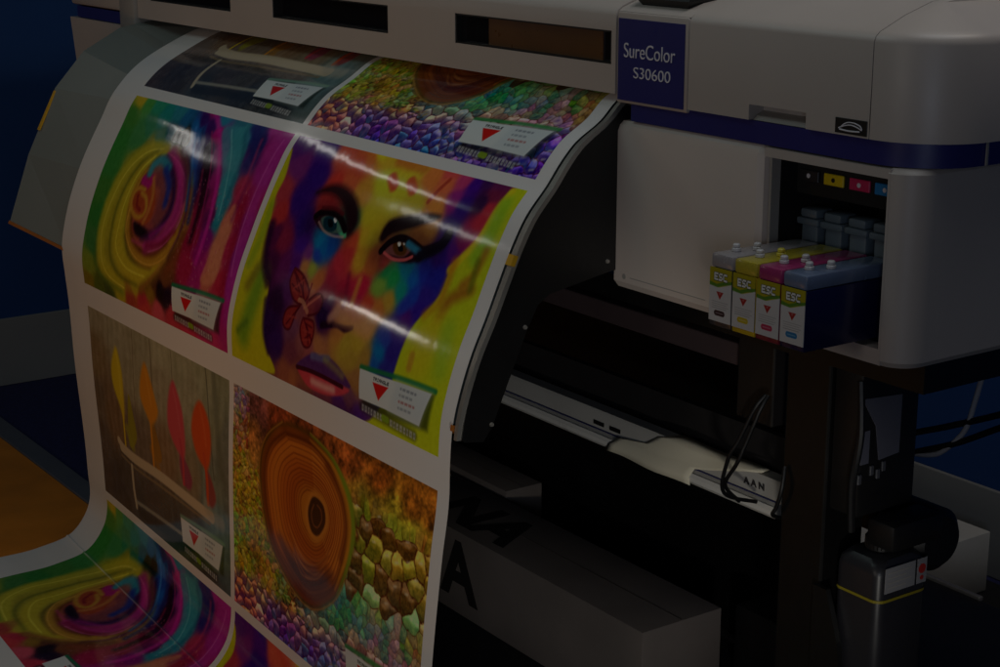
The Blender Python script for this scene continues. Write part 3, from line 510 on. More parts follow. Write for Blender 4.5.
def make_darts():
    img = field(DARTS_FIELD, *warp(.015, 5), eps=.05)
    img += (noise2(UU.shape, 14, 21) + noise2(UU.shape, 4, 22) * .6)[..., None] * .06
    x = np.sin(UU * 95 + noise2(UU.shape, 60, 3) * 4) * .018; img += x[..., None] * (VV < .75)[..., None]
    for o in DARTS_OPS: paint(img, o)
    logo_card(img, '7aa088'); return img

def make_lizard():
    f = field(LIZARD_FIELD, *warp(.08, 7), eps=.05)
    rg = np.random.default_rng(11)
    pts = []
    def dens(u, v):                        # smallest spacing between scales
        if v > .84: return .042
        if v > .75 and u > .5: return .058
        if u > 1.0 and v > .2: return .072 if v < .60 else .030
        if v > .62 and u > .4: return .026
        if u < .45: return .020 if v < .7 else .034
        return .024
    for k in range(14000):
        u, v = rg.uniform(-.05, 1.66), rg.uniform(-.05, 1.05); r = dens(u, v)
        if all((u - a) ** 2 + ((v - b) * (1.25 if v > .7 else 1)) ** 2 > r * r for a, b in pts): pts.append((u, v))
    wu, wv = UU + noise2(UU.shape, 16, 31) * .03, VV + noise2(UU.shape, 16, 32) * .03
    d1 = np.full(UU.shape, 9.); d2 = np.full(UU.shape, 9.); idx = np.zeros(UU.shape, int)
    for i, (a, b) in enumerate(pts):
        d = (wu - a) ** 2 + ((wv - b) * 1.1) ** 2
        n1 = d < d1
        d2 = np.where(n1, d1, np.minimum(d2, d)); idx = np.where(n1, i, idx); d1 = np.where(n1, d, d1)
    d1, d2 = np.sqrt(d1), np.sqrt(d2); e = d2 - d1
    R = np.array([dens(a, b) for a, b in pts])[idx]
    tone = rg.uniform(-.13, .13, (len(pts), 3)) + rg.uniform(-.12, .14, (len(pts), 1))
    cen = field(LIZARD_FIELD, np.array([p[0] for p in pts])[:, None], np.array([p[1] for p in pts])[:, None], eps=.05)[:, 0] + tone
    brown = (rg.random(len(pts)) < .28) & np.array([p[0] > 1.02 and .22 < p[1] < .60 for p in pts])
    cen = np.where(brown[:, None], np.array([.36, .16, .07]), cen)
    gold = np.array([p[0] > 1.05 and .22 < p[1] < .52 for p in pts]) & ~brown
    cen = np.where(gold[:, None], cen * .5 + np.array([.80, .66, .16]) * .5, cen)
    cell = cen[idx]
    up = sm(.5 + (wv - np.array([p[1] for p in pts])[idx]) / (R * -1.1))       # every scale is printed with a pale top and a deep foot
    jit = noise2(UU.shape, 5, 61) * .5 + noise2(UU.shape, 2.5, 62) * .5
    big = (R > .035)[..., None]
    cell = np.where(big, cell * (.62 + .55 * up)[..., None] + (sm((up - .60) / .3) * .30)[..., None], cell * (.85 + .3 * up)[..., None])
    img = f * .3 + cell * .7
    foot = sm((VV - .80) / .06)[..., None]                                   # violet and blue feet of the lowest scales
    jew = np.where((rg.random(len(pts)) < .3)[idx][..., None], np.array([.22, .42, .62]), np.array([.30, .16, .52]))
    img = img * (1 - foot * .55 * (1 - up)[..., None]) + jew * foot * .55 * (1 - up)[..., None]
    edge = sm(1 - e / (R * np.where(R > .035, .20, .3))) * np.where(R > .065, 1.0, np.where(R > .035, .9, .5)) * np.clip(.75 + jit * 1.6, 0, 1)
    line = np.where(VV[..., None] > .8, np.array([.28, .08, .16]), np.array([.30, .12, .05]))
    img = img * (1 - edge[..., None]) + line * edge[..., None]
    rough = (noise2(UU.shape, 7, 41) + noise2(UU.shape, 3, 42) * .8)
    img += rough[..., None] * np.array([.20, .15, .08]) + (jit * .5 * (R < .04))[..., None] * np.array([.55, .45, .2])
    rs = np.random.default_rng(77)
    for k in range(900):                   # speckle of small granular scales left of and below the eye
        u, v = rs.uniform(0, .75), rs.uniform(.1, .95)
        if v > .86 - .1 * (u < .2) or (u > .42 and v < .66): continue
        a_ = rs.uniform(-.9, .6); ln = rs.uniform(.006, .022)
        paint(img, ('S', [(u, v), (u + ln * math.cos(a_), v + ln * math.sin(a_))], rs.uniform(.005, .012), rs.choice(['3a2a14', '5a3a18', 'd8c85a', 'e0d488', '8a3a1c', '6a7a24', 'c89a3c']), .008, rs.uniform(.35, .8)))
    topm = sm((np.where(UU > 1.02, .24, .36) - VV) / .10)                             # rust-red smooth hide along the top
    rust = f * (1 + (noise2(UU.shape, 18, 51) * .7 + noise2(UU.shape, 6, 52) * .5 + noise2(UU.shape, 3, 53) * .3)[..., None])
    tm = (topm * (UU > .15))[..., None]
    img = img * (1 - tm) + rust * tm
    for a, b_ in pts:                      # wet glints on the big scales
        if a > 1.02 and .2 < b_ < .6 or b_ > .76 and a > .9: paint(img, ('S', [(a - .012, b_ - .026), (a + .004, b_ - .03)], .009, 'f0e8d0', .012, .55))
    # eye: ring, iris with fine growth lines, pupil
    c = np.array(LIZARD_OUTER).mean(0); OUT = [tuple(c + (np.array(p) - c) * 1.07) for p in LIZARD_OUTER]
    paint(img, ('S', LIZARD_RINGTOP, .05, '5a2412', .03, .8)); paint(img, ('S', LIZARD_RINGTOP, .014, 'c88a4a', .012, .9))
    big = [tuple(c + (np.array(p) - c) * 1.10) for p in OUT]
    paint(img, ('P', big, '5a3a14', .03, .8, 1)); paint(img, ('P', [tuple(c + (np.array(p) - c) * 1.04) for p in OUT], '8a4a1c', .02, 1, 1))
    paint(img, ('P', OUT, 'c06a2c', .02, 1, 1))
    pc = np.array(LIZARD_PUPIL).mean(0)
    def ring(s, wob=0): 
        q = [tuple(pc + (c - pc) * s * .95 + (np.array(p) - c) * s * (1 + wob * math.sin(3.1 * i + 9 * s))) for i, p in enumerate(OUT)]
        return q
    for s, h, al in ((.86, 'cc7a30', .8), (.70, 'b45a22', .8), (.52, 'a04a1c', .7), (.34, 'c07a2c', .8)): paint(img, ('P', ring(s), h, .10, al, 1))
    for k, s in enumerate((.93, .87, .80, .72, .66, .61, .55, .50, .46, .41, .37, .33, .29)):
        q = ring(s, .012); q.append(q[0])
        paint(img, ('S', q, .004 + .003 * (k % 3 == 0), '6a2c10', .009, .55)); q2 = ring(s - .018, .012)
        paint(img, ('S', q2[8:], .005, 'e0984c', .010, .5))
    paint(img, ('P', [(.45, .56), (.55, .59), (.66, .60), (.80, .58), (.92, .56), (.88, .64), (.80, .69), (.69, .71), (.56, .67)], '3a1420', .09, .8, 1))
    loop_ = [tuple(c + (np.array(p) - c) * .97) for p in OUT]; loop_.append(loop_[0])
    paint(img, ('S', loop_, .03, '4a1c0c', .045, .8)); paint(img, ('S', [tuple(c + (np.array(p) - c) * 1.09) for p in OUT], .008, 'c08a44', .010, .6))
    paint(img, ('S', [tuple(c + (np.array(p) - c) * 1.0) for p in OUT[8:]], [.002, .03, .05, .055, .045, .02, .002], 'd08c30', .025, .9)); paint(img, ('S', [tuple(c + (np.array(p) - c) * 1.07) for p in OUT[8:]], [.002, .02, .035, .035, .03, .015, .002], '7c9a2c', .025, .85))
    paint(img, ('S', [tuple(c + (np.array(p) - c) * .9) for p in OUT[9:14]], .03, '5a2410', .05, .6))
    ry = np.random.default_rng(5)
    for k in range(9):                     # wet creases under the pupil
        t = k / 8; j = ry.uniform(-.012, .012, 6)
        paint(img, ('S', [(.53 + .06 * t + j[0], .47 + .13 * t + j[1]), (.62 + .03 * t, .555 + .09 * t + j[2]), (.70 + j[3], .575 + .085 * t), (.80 - .01 * t, .545 + .09 * t + j[4]), (.90 - .05 * t, .46 + .13 * t + j[5])], [.002, .008, .010, .007, .002], ['a86030', 'd89858', '5a2412'][k % 3], .014, .5))
    paint(img, ('P', [tuple(pc + (np.array(p) - pc) * 1.35) for p in LIZARD_PUPIL], 'c88038', .03, .9, 1))
    paint(img, ('P', LIZARD_PUPIL, '3a1c14', .015, 1, 1)); paint(img, ('S', [tuple(pc + (np.array(p) - pc) * .6) for p in LIZARD_PUPIL], .008, '8a5030', .01, .8))
    logo_card(img, '3a8a4a'); return img

def punch(a, s=1.12):
    g = a.mean(-1, keepdims=True); return np.clip(g + (a - g) * s, 0, 1)
pics = {'rose': make_rose(), 'face': make_face(), 'darts': make_darts(), 'lizard': make_lizard()}
PXM = TH / .465                                # texels per metre
V0, V1 = -.30, 1.60
AW, AH = int(1.68 * PXM), int((V1 - V0) * PXM)
atlas = np.empty((AH, AW, 3)); atlas[:] = np.array([.90, .885, .87])
def place(nm, x0, v0):
    j = int(round((v0 - V0) * PXM)); i = int(round((x0 - XL) * PXM)); p = punch(np.clip(pics[nm], 0, 1), 1.0 if nm == 'darts' else 1.12)
    j0, j1 = max(j, 0), min(j + TH, AH); i1 = min(i + TW, AW)
    atlas[j0:j1, i:i1] = p[j0 - j:j1 - j, :i1 - i]
for v0, l, r in ((-.487, 'darts', 'lizard'), (0, 'rose', 'face'), (.52, 'darts', 'lizard'), (1.007, 'rose', 'face')):
    place(l, -2.175, v0); place(r, -1.405, v0)

jc = int((1.168 - V0) * PXM)                  # bright highlight of the pressed fold, painted into the print
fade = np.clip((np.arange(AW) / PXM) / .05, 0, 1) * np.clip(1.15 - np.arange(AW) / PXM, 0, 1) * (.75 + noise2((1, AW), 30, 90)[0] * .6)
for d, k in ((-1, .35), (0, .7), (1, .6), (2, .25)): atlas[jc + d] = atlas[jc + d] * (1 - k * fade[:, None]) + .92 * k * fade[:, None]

def image(name, arr):
    h, w = arr.shape[:2]
    im = bpy.data.images.new(name, w, h)
    px = np.ones((h, w, 4), np.float32); px[..., :3] = arr[::-1]
    im.pixels.foreach_set(px.ravel()); im.update(); im.pack()
    return im

def image_mat(name, arr, gain, rough, bump=0):
    m = bpy.data.materials.new(name); m.use_nodes = True; nt = m.node_tree; b = nt.nodes['Principled BSDF']
    t = nt.nodes.new('ShaderNodeTexImage'); t.image = image(name, arr); t.extension = 'EXTEND'
    g = nt.nodes.new('ShaderNodeMix'); g.data_type = 'RGBA'; g.blend_type = 'MULTIPLY'; g.inputs['Factor'].default_value = 1
    g.inputs['B'].default_value = (gain, gain, gain, 1)
    nt.links.new(t.outputs['Color'], g.inputs['A']); nt.links.new(g.outputs['Result'], b.inputs['Base Color'])
    b.inputs['Roughness'].default_value = rough
    if bump:
        tc = nt.nodes.new('ShaderNodeTexCoord'); mp = nt.nodes.new('ShaderNodeMapping'); mp.inputs['Scale'].default_value = (16, 5, 5)
        n = nt.nodes.new('ShaderNodeTexNoise'); n.inputs['Scale'].default_value = 1; n.inputs['Detail'].default_value = 3; n.inputs['Roughness'].default_value = .5
        nt.links.new(tc.outputs['Object'], mp.inputs['Vector']); nt.links.new(mp.outputs['Vector'], n.inputs['Vector'])
        bp = nt.nodes.new('ShaderNodeBump'); bp.inputs['Strength'].default_value = bump; bp.inputs['Distance'].default_value = .01
        nt.links.new(n.outputs['Fac'], bp.inputs['Height']); nt.links.new(bp.outputs['Normal'], b.inputs['Normal'])
    return m
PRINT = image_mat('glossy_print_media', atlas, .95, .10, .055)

# ------------------------------------------------------------------ printed banner
me = bpy.data.meshes.new('printed_banner')
NX, NV = 60, 240
vv = np.sort(np.r_[np.linspace(-.285, 1.595, NV - 9), 1.168 + np.linspace(-.006, .006, 9)]); xx = np.linspace(XL, XR, NX)
G = np.stack([S(xx, np.full(NX, v)) for v in vv])
G += np.exp(-((vv - 1.168) / .0025) ** 2)[:, None, None] * np.array([0, -.0012, .0022])   # pressed fold
O = np.array([-1.46, -.35, 0.0])
verts = (G - O).reshape(-1, 3)
faces = [(j * NX + i, j * NX + i + 1, (j + 1) * NX + i + 1, (j + 1) * NX + i) for j in range(NV - 1) for i in range(NX - 1)]
me.from_pydata(verts.tolist(), [], faces)
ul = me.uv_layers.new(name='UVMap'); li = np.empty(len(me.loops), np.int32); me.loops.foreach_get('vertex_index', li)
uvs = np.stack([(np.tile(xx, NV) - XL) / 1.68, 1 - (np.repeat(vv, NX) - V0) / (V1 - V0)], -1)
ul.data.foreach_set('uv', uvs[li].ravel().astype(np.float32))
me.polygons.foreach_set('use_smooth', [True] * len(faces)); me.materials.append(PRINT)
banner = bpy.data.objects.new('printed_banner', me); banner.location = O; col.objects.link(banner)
tag(banner, 'long glossy sheet of colourful test prints hanging from the printer, curling onto the floor', 'banner')

# ------------------------------------------------------------------ printer
P = thing('large_format_printer', (-1.3, .3, 0), 'white large format printer with blue stripe, on a black stand', 'printer')

# head cover with two long windows and the end of a third
hc = B()
front = [(.0, 1.265), (.0, 1.312)], [(.0, 1.366), (.0, 1.391), (.004, 1.400), (.014, 1.4065), (.05, 1.420), (.2, 1.455), (.5, 1.46)]
zlo, zhi = 1.312, 1.366
wins = [(-2.45, -2.005), (-1.80, -1.318), (-1.081, -.621)]
box(hc, -2.53, -.61, 0, .10, 1.265, zlo)
prism_x(hc, [(0, zhi)] + front[1][1:] + [(.5, 1.30), (.10, 1.30), (.10, zhi)], -2.53, -.61)
xs = [-2.53] + [q for w in wins for q in w] + [-.61]
for a, b in zip(xs[0::2], xs[1::2]): box(hc, a, b, 0, .10, zlo, zhi)
cover = obj('head_cover', hc, WHITE, P, 40)
for a, b in wins:
    bm = B(); box(bm, a, b, .012, .016, zlo, zhi); g = obj('window', bm, GLASS, cover)
    bm = B()                              # thin rounded gasket round the opening
    for x in (a, b): box(bm, x - .004, x + .004, .001, .012, zlo, zhi)
    box(bm, a, b, .001, .012, zlo - .001, zlo + .003); box(bm, a, b, .001, .012, zhi - .003, zhi + .001)
    obj('gasket', bm, BLACK, cover)
bm = B(); box(bm, -.985, -.655, .0095, .0118, zlo + .003, zhi - .003); obj('reflection_panel', bm, BROWNG, cover)  # brown reflection in the window glass, put in as a coloured panel

# left end housing
bm = B(); box(bm, -2.628, -2.532, -.012, .5, 1.21, 1.45, .01); obj('end_pillar', bm, GREYW, P, 40)
bm = B(); box(bm, -2.99, -2.630, 0, .6, 1.273, 1.43, .012); obj('end_cover', bm, WHITE, P, 40)
bm = B(); box(bm, -2.955, -2.632, .006, .6, 1.241, 1.271); obj('blue_stripe', bm, BLUE, P)
bm = B(); rings(bm, [[(-2.94, .004, .95), (-2.63, .004, .95), (-2.63, .6, .95), (-2.94, .6, .95)], [(-2.995, .0, 1.239), (-2.63, 0, 1.239), (-2.63, .6, 1.239), (-2.995, .6, 1.239)]]); obj('end_base', bm, WHITE, P)

# platen: faceted apron between three stations
KY = [(.06, 1.262), (-.05, 1.243), (-.15, 1.19), (-.229, 1.104), (-.308, .946), (-.368, .782)]
KM = [(.06, 1.249), (-.046, 1.199), (-.126, 1.146), (-.174, 1.095), (-.259, .936), (-.318, .748)]
KR = [(.06, 1.249), (-.014, 1.212), (-.071, 1.179), (-.131, 1.104), (-.241, .928), (-.309, .743)]
bm = B()
def loop(K, x): return [(x, y, z) for y, z in K] + [(x, y + .03, z + .004) for y, z in K[::-1]]
rings(bm, [loop(KY, -2.53), loop(KM, -2.28), loop(KR, -.612)])
pl = obj('platen', bm, PLATEN, P)
bm = B(); rings(bm, [[(-2.5325, -.232, 1.098), (-2.522, -.2325, 1.098), (-2.522, -.2285, 1.098), (-2.5325, -.228, 1.098)], [(-2.5325, -.281, 1.005), (-2.518, -.282, 1.005), (-2.518, -.278, 1.005), (-2.5325, -.277, 1.005)]]); obj('yellow_sticker', bm, YSTICK, pl)
bm = B(); rings(bm, [[(x, y - .002, z + .004), (x, y - .004, z - .003), (x, y + .028, z - .003), (x, y + .028, z + .002)] for x, (y, z) in ((-2.531, KY[-1]), (-2.28, KM[-1]), (-.614, KR[-1]))]); obj('orange_rim', bm, ORANGE, pl)

# black side bracket at the right end, with its bright edge strip
prof = [tuple(fR(np.array([v]))[0] + np.array([.006, -.004])) for v in np.linspace(-.20, .42, 26)]
prof = [(float(a), float(b)) for a, b in prof]
out = [(.10, 1.243)] + prof + [(-.305, .728), (-.268, .722), (-.250, .745), (-.232, .786), (-.182, .896), (-.160, .935), (-.138, .950), (-.018, .971), (.10, .985)]
bm = B(); prism_x(bm, out, -.612, -.600); br = obj('side_bracket', bm, BLACKM, P)
bm = B()
R_ = []
for k, v in enumerate(np.linspace(-.212, .425, 40)):
    y, z = fR(np.array([v]))[0]; w = .003 + .005 * math.sin(math.pi * k / 39)
    t = (fR(np.array([v + .01]))[0] - fR(np.array([v - .01]))[0]); t /= np.hypot(*t); n = np.array([t[1], -t[0]])
    n = n if n[0] < 0 else -n
    p0 = np.array([y, z]) + n * .0015; p1 = np.array([y, z]) - n * .007
    R_.append([(-.6115, *p0), (-.606 + w, *p0), (-.606 + w, *p1), (-.6115, *p1)])
rings(bm, R_); obj('edge_strip', bm, STEEL, br, 40)
def at_v(v, dx0, dx1, h, nm, m):
    bm = B(); Q = []
    for q in (v, v + h):
        y, z = fR(np.array([q]))[0]
        Q.append([(dx0, y - .0045, z + .003), (dx1, y - .0045, z + .003), (dx1, y + .004, z), (dx0, y + .004, z)])
    rings(bm, Q); obj(nm, bm, m, br)
at_v(.112, -.613, -.598, .018, 'yellow_clip', YSTICK); at_v(.404, -.6195, -.614, .010, 'orange_clip', ORANGE)
for y, z in ((-.018, .990), (-.186, .902), (-.252, .749)):
    bm = B(); cyl(bm, (-.601, y, z), (-.597, y, z), .0042, .003, 10); obj('screw', bm, STEEL, br)

# name panel block
bm = B(); box(bm, -.607, -.4325, 0, .55, 1.252, 1.398, .004); nb = obj('name_block', bm, WHITE, P, 40)
bm = B(); box(bm, -.6015, -.440, -.0015, .004, 1.2575, 1.388); pn = obj('blue_panel', bm, BLUE, nb)
text_mesh('lettering', 'SureColor', .0335, WLET, nb, (-.5855, -.0022, 1.327), (1, 0, 0), (0, 0, 1), width=.125, bold=-.0002)
text_mesh('lettering', 'S30600', .0255, WLET, nb, (-.5605, -.0022, 1.2955), (1, 0, 0), (0, 0, 1), width=.090, bold=-.0002)
bm = B(); rings(bm, [[(-.57, .03, 1.402), (-.47, .03, 1.402), (-.46, .25, 1.402), (-.57, .25, 1.402)], [(-.583, .018, 1.420), (-.455, .018, 1.420), (-.455, .26, 1.43), (-.583, .26, 1.43)], [(-.583, .03, 1.44), (-.455, .03, 1.44), (-.455, .26, 1.52), (-.583, .26, 1.52)]]); obj('control_panel', bm, BLACK, nb)
bm = B(); rings(bm, [[(-.607, y, z) , (-.4325, y, z), (-.4325, .55, z), (-.607, .55, z)] for y, z in ((.004, 1.3985), (.012, 1.404), (.05, 1.417), (.2, 1.44))]); obj('block_top', bm, WHITE, nb, 30)

# right upper housing, rounded at its corner
def foot(x0, xr, r, i, yb=.72):
    r2 = max(r - i, .006)
    return [(x0, i)] + arc(xr - i - r2, i + r2, r2, -90, 0, 14) + [(xr - i, yb), (x0, yb)]
def foot2(x0, xr, r, i, yb=.72):                  # the corner piece, starts at x0 where the straight front ends
    r2, ix = max(r - i, .006), min(i, .095)
    a = arc(xr - ix - r2, i + r2, r2, -90, 0, 14)
    return [(x0, i)] + a + [(xr - ix, yb), (x0, yb)]
lev = [(1.2585, .0), (1.390, 0), (1.398, .003), (1.404, .010), (1.409, .022), (1.424, .058), (1.440, .11), (1.452, .20)]
bm = B(); rings(bm, [[(-.4305, i, z), (-.0545, i, z), (-.0545, .72, z), (-.4305, .72, z)] for z, i in lev])
# handle recess cut: rebuild the front as strips round the opening
bm.free(); bm = B()
xa, xb, za, zb = -.2935, -.1755, 1.2585, 1.2815
box(bm, -.4305, xa, 0, .72, 1.2585, 1.2815); box(bm, xb, -.0545, 0, .72, 1.2585, 1.2815); box(bm, xa, xb, .03, .72, 1.2585, 1.2815)
rings(bm, [[(-.4305, i, z), (-.0545, i, z), (-.0545, .72, z), (-.4305, .72, z)] for z, i in [(1.2815, 0)] + lev[1:]])
bmesh.ops.remove_doubles(bm, verts=bm.verts, dist=1e-5)
uh = obj('ink_side_cover', bm, WHITE, P, 35)
bm = B(); rings(bm, [[(xa, .0295, za), (xb, .0295, za), (xb, .0295, za + .012), (xa, .0295, za + .012)], [(xa + .004, .006, za), (xb - .004, .006, za), (xb - .004, .012, za + .006), (xa + .004, .012, za + .006)]]); obj('handle_recess', bm, GREYW, uh)
bm = B(); box(bm, -.1175, -.0575, -.0012, .003, 1.261, 1.2825, .0006, 1); st = obj('sticker', bm, BLACK, uh)
bm = B()
tube(bm, [(-.110 + .044 * t, -.0016, 1.268 + .006 * math.sin(3.0 * t) ) for t in (0, .25, .5, .75, 1)], .0009, 6)
tube(bm, [(-.104, -.0016, 1.2715), (-.095, -.0016, 1.2765), (-.082, -.0016, 1.2775), (-.070, -.0016, 1.2745), (-.066, -.0016, 1.270)], .0009, 6)
tube(bm, [(-.108, -.0016, 1.2665), (-.09, -.0016, 1.2655), (-.070, -.0016, 1.2665)], .0012, 6); obj('swoosh_mark', bm, WLET, st)
bm = B(); rings(bm, [[(x, y, z) for x, y in foot2(-.053, .06, .11, i)] for z, i in lev]); obj('corner_cover', bm, WHITE, P, 35)
bm = B(); rings(bm, [[(x, y, z) for x, y in foot(-.575, .055, .106, .006)] for z in (1.2245, 1.2575)]); sb = obj('blue_stripe', bm, BLUE, P, 35)
bm = B(); box(bm, .0505, .0525, .118, .122, 1.2250, 1.2570); obj('stripe_joint', bm, GREYW, sb)

# right lower housing with the cartridge bay
bm = B()
rings(bm, [[(-.604, .0, .944 + .012), (-.604, .0, 1.206), (-.604, .004, 1.216), (-.604, .012, 1.2225), (-.604, .3, 1.2225), (-.604, .3, .944), (-.604, .01, .944)],
           [(-.272, .0, .956), (-.272, .0, 1.206), (-.272, .004, 1.216), (-.272, .012, 1.2225), (-.272, .3, 1.2225), (-.272, .3, .944), (-.272, .01, .944)],
           [(-.262, .006, .956), (-.262, .006, 1.206), (-.262, .010, 1.214), (-.262, .016, 1.2205), (-.262, .3, 1.2205), (-.262, .3, .946), (-.262, .014, .946)],
           [(-.257, .020, .958), (-.257, .020, 1.204), (-.257, .024, 1.210), (-.257, .03, 1.218), (-.257, .3, 1.218), (-.257, .3, .948), (-.257, .026, .948)]])
dr = obj('cartridge_door', bm, WHITE2, P, 28)
bm = B(); box(bm, -.562, -.376, -.0006, .002, .9655, .9667); obj('door_groove', bm, GREYW, dr)
bm = B(); cyl(bm, (-.577, -.0008, .966), (-.577, .002, .966), .0045, n=12); obj('door_mark', bm, GREYW, dr)
def low(i, r=.045): 
    r2 = r - i
    return [(-.011, i)] + arc(.03 - r, r, r2, -90, 0, 8) + [(.03 - i, .72), (-.011, .72)]
bm = B(); rings(bm, [[(x, y, z) for x, y in low(i)] for z, i in ((.944, .006), (.952, 0), (1.2165, 0), (1.2215, .004), (1.2235, .010))])
hb = obj('lower_housing', bm, WHITE, P, 35)
bm = B(); box(bm, -.2565, -.0112, .001, .03, .9452, .968); obj('bay_sill', bm, WHITE, hb)
bm = B(); box(bm, -.2565, -.0112, .001, .03, 1.2085, 1.222); obj('bay_lintel', bm, WHITE, hb)
bm = B(); box(bm, -.257, -.252, .012, .03, .968, 1.2085); obj('bay_edge', bm, GREYW, hb)
bm = B()                                      # bay: open black box
box(bm, -.2555, -.251, .03, .25, .962, 1.215); box(bm, -.0155, -.0115, .03, .25, .962, 1.215); box(bm, -.251, -.0155, .245, .25, .962, 1.215); box(bm, -.251, -.0155, .032, .245, .962, .9675); box(bm, -.251, -.0155, .06, .245, 1.208, 1.215)
box(bm, -.251, -.0155, .064, .09, 1.150, 1.208)
bay = obj('cartridge_bay', bm, VOID, P)
CX = [-.236 + .0245 + .049 * k for k in range(4)]
TG = [('tag_black', '2a2729'), ('tag_yellow', 'd8bc10'), ('tag_magenta', 'c8285a'), ('tag_cyan', '1f7fc0')]
for k, (nm, h) in enumerate(TG):
    x0 = (-.243, -.193, -.142, -.093)[k]; x1 = x0 + .039
    bm = B(); box(bm, x0, x1, .0595, .0638, 1.170, 1.187, .001, 1); t = obj('colour_tag', bm, mat(nm, h, .4), bay)
    bm = B(); cyl(bm, ((x0 + x1) / 2, .0588, 1.1785), ((x0 + x1) / 2, .0600, 1.1785), .0035, n=12); obj('tag_mark', bm, WLET if k == 0 else BLACK if k == 1 else WLET, t)
LEV = mat('slate_lever', '59656e', .45)
for k in range(4):
    x = -.225 + .0485 * k
    bm = B()
    box(bm, x - .0165, x + .0165, .068, .115, .99, 1.103, .003); box(bm, x - .0225, x + .0225, .062, .11, 1.1032, 1.114, .003); box(bm, x - .017, x + .017, .064, .10, 1.1142, 1.128, .004)
    obj('lever', bm, LEV, bay, 35)

# frame below: beam, bracket, legs, foot, back panel, take-up rail
bm = B(); box(bm, -2.6, -.44, .15, .21, .815, .854, .003); obj('lower_beam', bm, BROWNB, P)
bm = B(); box(bm, -2.6, .02, .06, .70, .90, .943); obj('base_frame', bm, BLACKM, P)
bm = B(); box(bm, -.43, -.345, .125, .20, .74, .899, .003); obj('frame_bracket', bm, mat('dark_bracket', '1a1614', .5), P)
bm = B(); box(bm, -2.6, -.66, .60, .62, .03, .90); obj('rear_cover', bm, BLACKM, P)
for x0 in (-2.75, -.291):
    bm = B(); box(bm, x0, x0 + .095, .10, .19, .05, .90, .004); lg = obj('stand_leg', bm, BLACKM, P)
    bm = B(); box(bm, x0 - .01, x0 + .10, -.06, .62, .02, .05, .006); obj('stand_foot', bm, mat('foot_paint', '3a2a22' if x0 < -2 else '151313', .5), lg)
bm = B(); box(bm, -2.6, -.21, .27, .285, .56, .664); obj('back_panel', bm, mat('charcoal_panel', '232020', .6, var=.1), P)
bm = B()
RP_ = [(.222, .606), (.218, .600), (.214, .571), (.206, .567), (.200, .560), (.200, .552), (.206, .546), (.235, .546), (.250, .606)]
prism_x(bm, RP_, -2.45, -.405); rl = obj('take_up_rail', bm, mat('pale_rail', 'bdb9b2', .35, var=.05), P, 50)
bm = B(); prism_x(bm, [(.2015, .5665), (.1975, .560), (.1975, .552), (.2035, .5455), (.2060, .5475), (.2005, .553), (.2005, .560), (.2040, .5655)], -2.44, -.407); obj('rail_lip', bm, mat('lip_white', 'e4e0d8', .3), rl)
bm = B(); box(bm, -2.4, -.408, .2115, .2155, .5705, .5725); obj('blue_line', bm, mat('navy_line', '23265e', .5), rl)
for x in (-.925, -.875): 
    bm = B(); box(bm, x, x + .032, .2138, .2156, .578, .586); obj('rail_mark', bm, BLACK, rl)
text_mesh('rail_text', 'A A N', .017, mat('rail_ink', '3a3636', .6), rl, (-.500, .2155, .582), (1, 0, 0), (0, -.12, 1), width=.052, bold=.0005)
# black unit, motor and label beside the leg
bm = B(); box(bm, -.19, -.131, .102, .23, .655, .90, .006); un = obj('ink_drain_unit', bm, BLACK, P, 40)
bm = B(); rings(bm, [[(-.1305, .101, .848), (-.1305, .187, .842), (-.1305, .187, .748), (-.1305, .143, .744), (-.1305, .133, .80)], [(-.1285, .101, .848), (-.1285, .187, .842), (-.1285, .187, .748), (-.1285, .143, .744), (-.1285, .133, .80)]]); obj('unit_label', bm, mat('unit_label_paper', '5c5c68', .6), un)
bm = B(); box(bm, -.1305, -.1285, .103, .120, .743, .796); obj('unit_label', bm, bpy.data.materials['unit_label_paper'], un)
for y, z in ((.098, .712), (.124, .722), (.138, .714), (.15, .724)):
    bm = B(); box(bm, -.131, -.127, y, y + .008, z, z + .016, .001, 1); obj('terminal', bm, mat('terminal_grey', '4a4a50', .5), un)
bm = B(); cyl(bm, (-.19, .25, .60), (-.085, .25, .60), .052, n=28, bev=.012); obj('drain_motor', bm, BLACK, P, 40)
bm = B(); box(bm, -.131, -.074, .125, .24, .610, .655, .008); obj('pump_block', bm, BLACK, P, 40)
bm = B(); prism_z(bm, [(-.196, .53), (-.168, .53), (-.150, .48), (-.140, .45), (-.134, .41), (-.134, .10), (-.196, .10)], .084, .094)
for v in bm.verts: v.co = Vector((v.co.x, v.co.z, v.co.y))
obj('bottle_guard', bm, BLACKM, P)
bm = B(); tube(bm, [(-.125, .09, .88), (-.115, .085, .80), (-.122, .08, .72), (-.128, .09, .64)], .006); obj('drain_tube', bm, RUBBER, P)

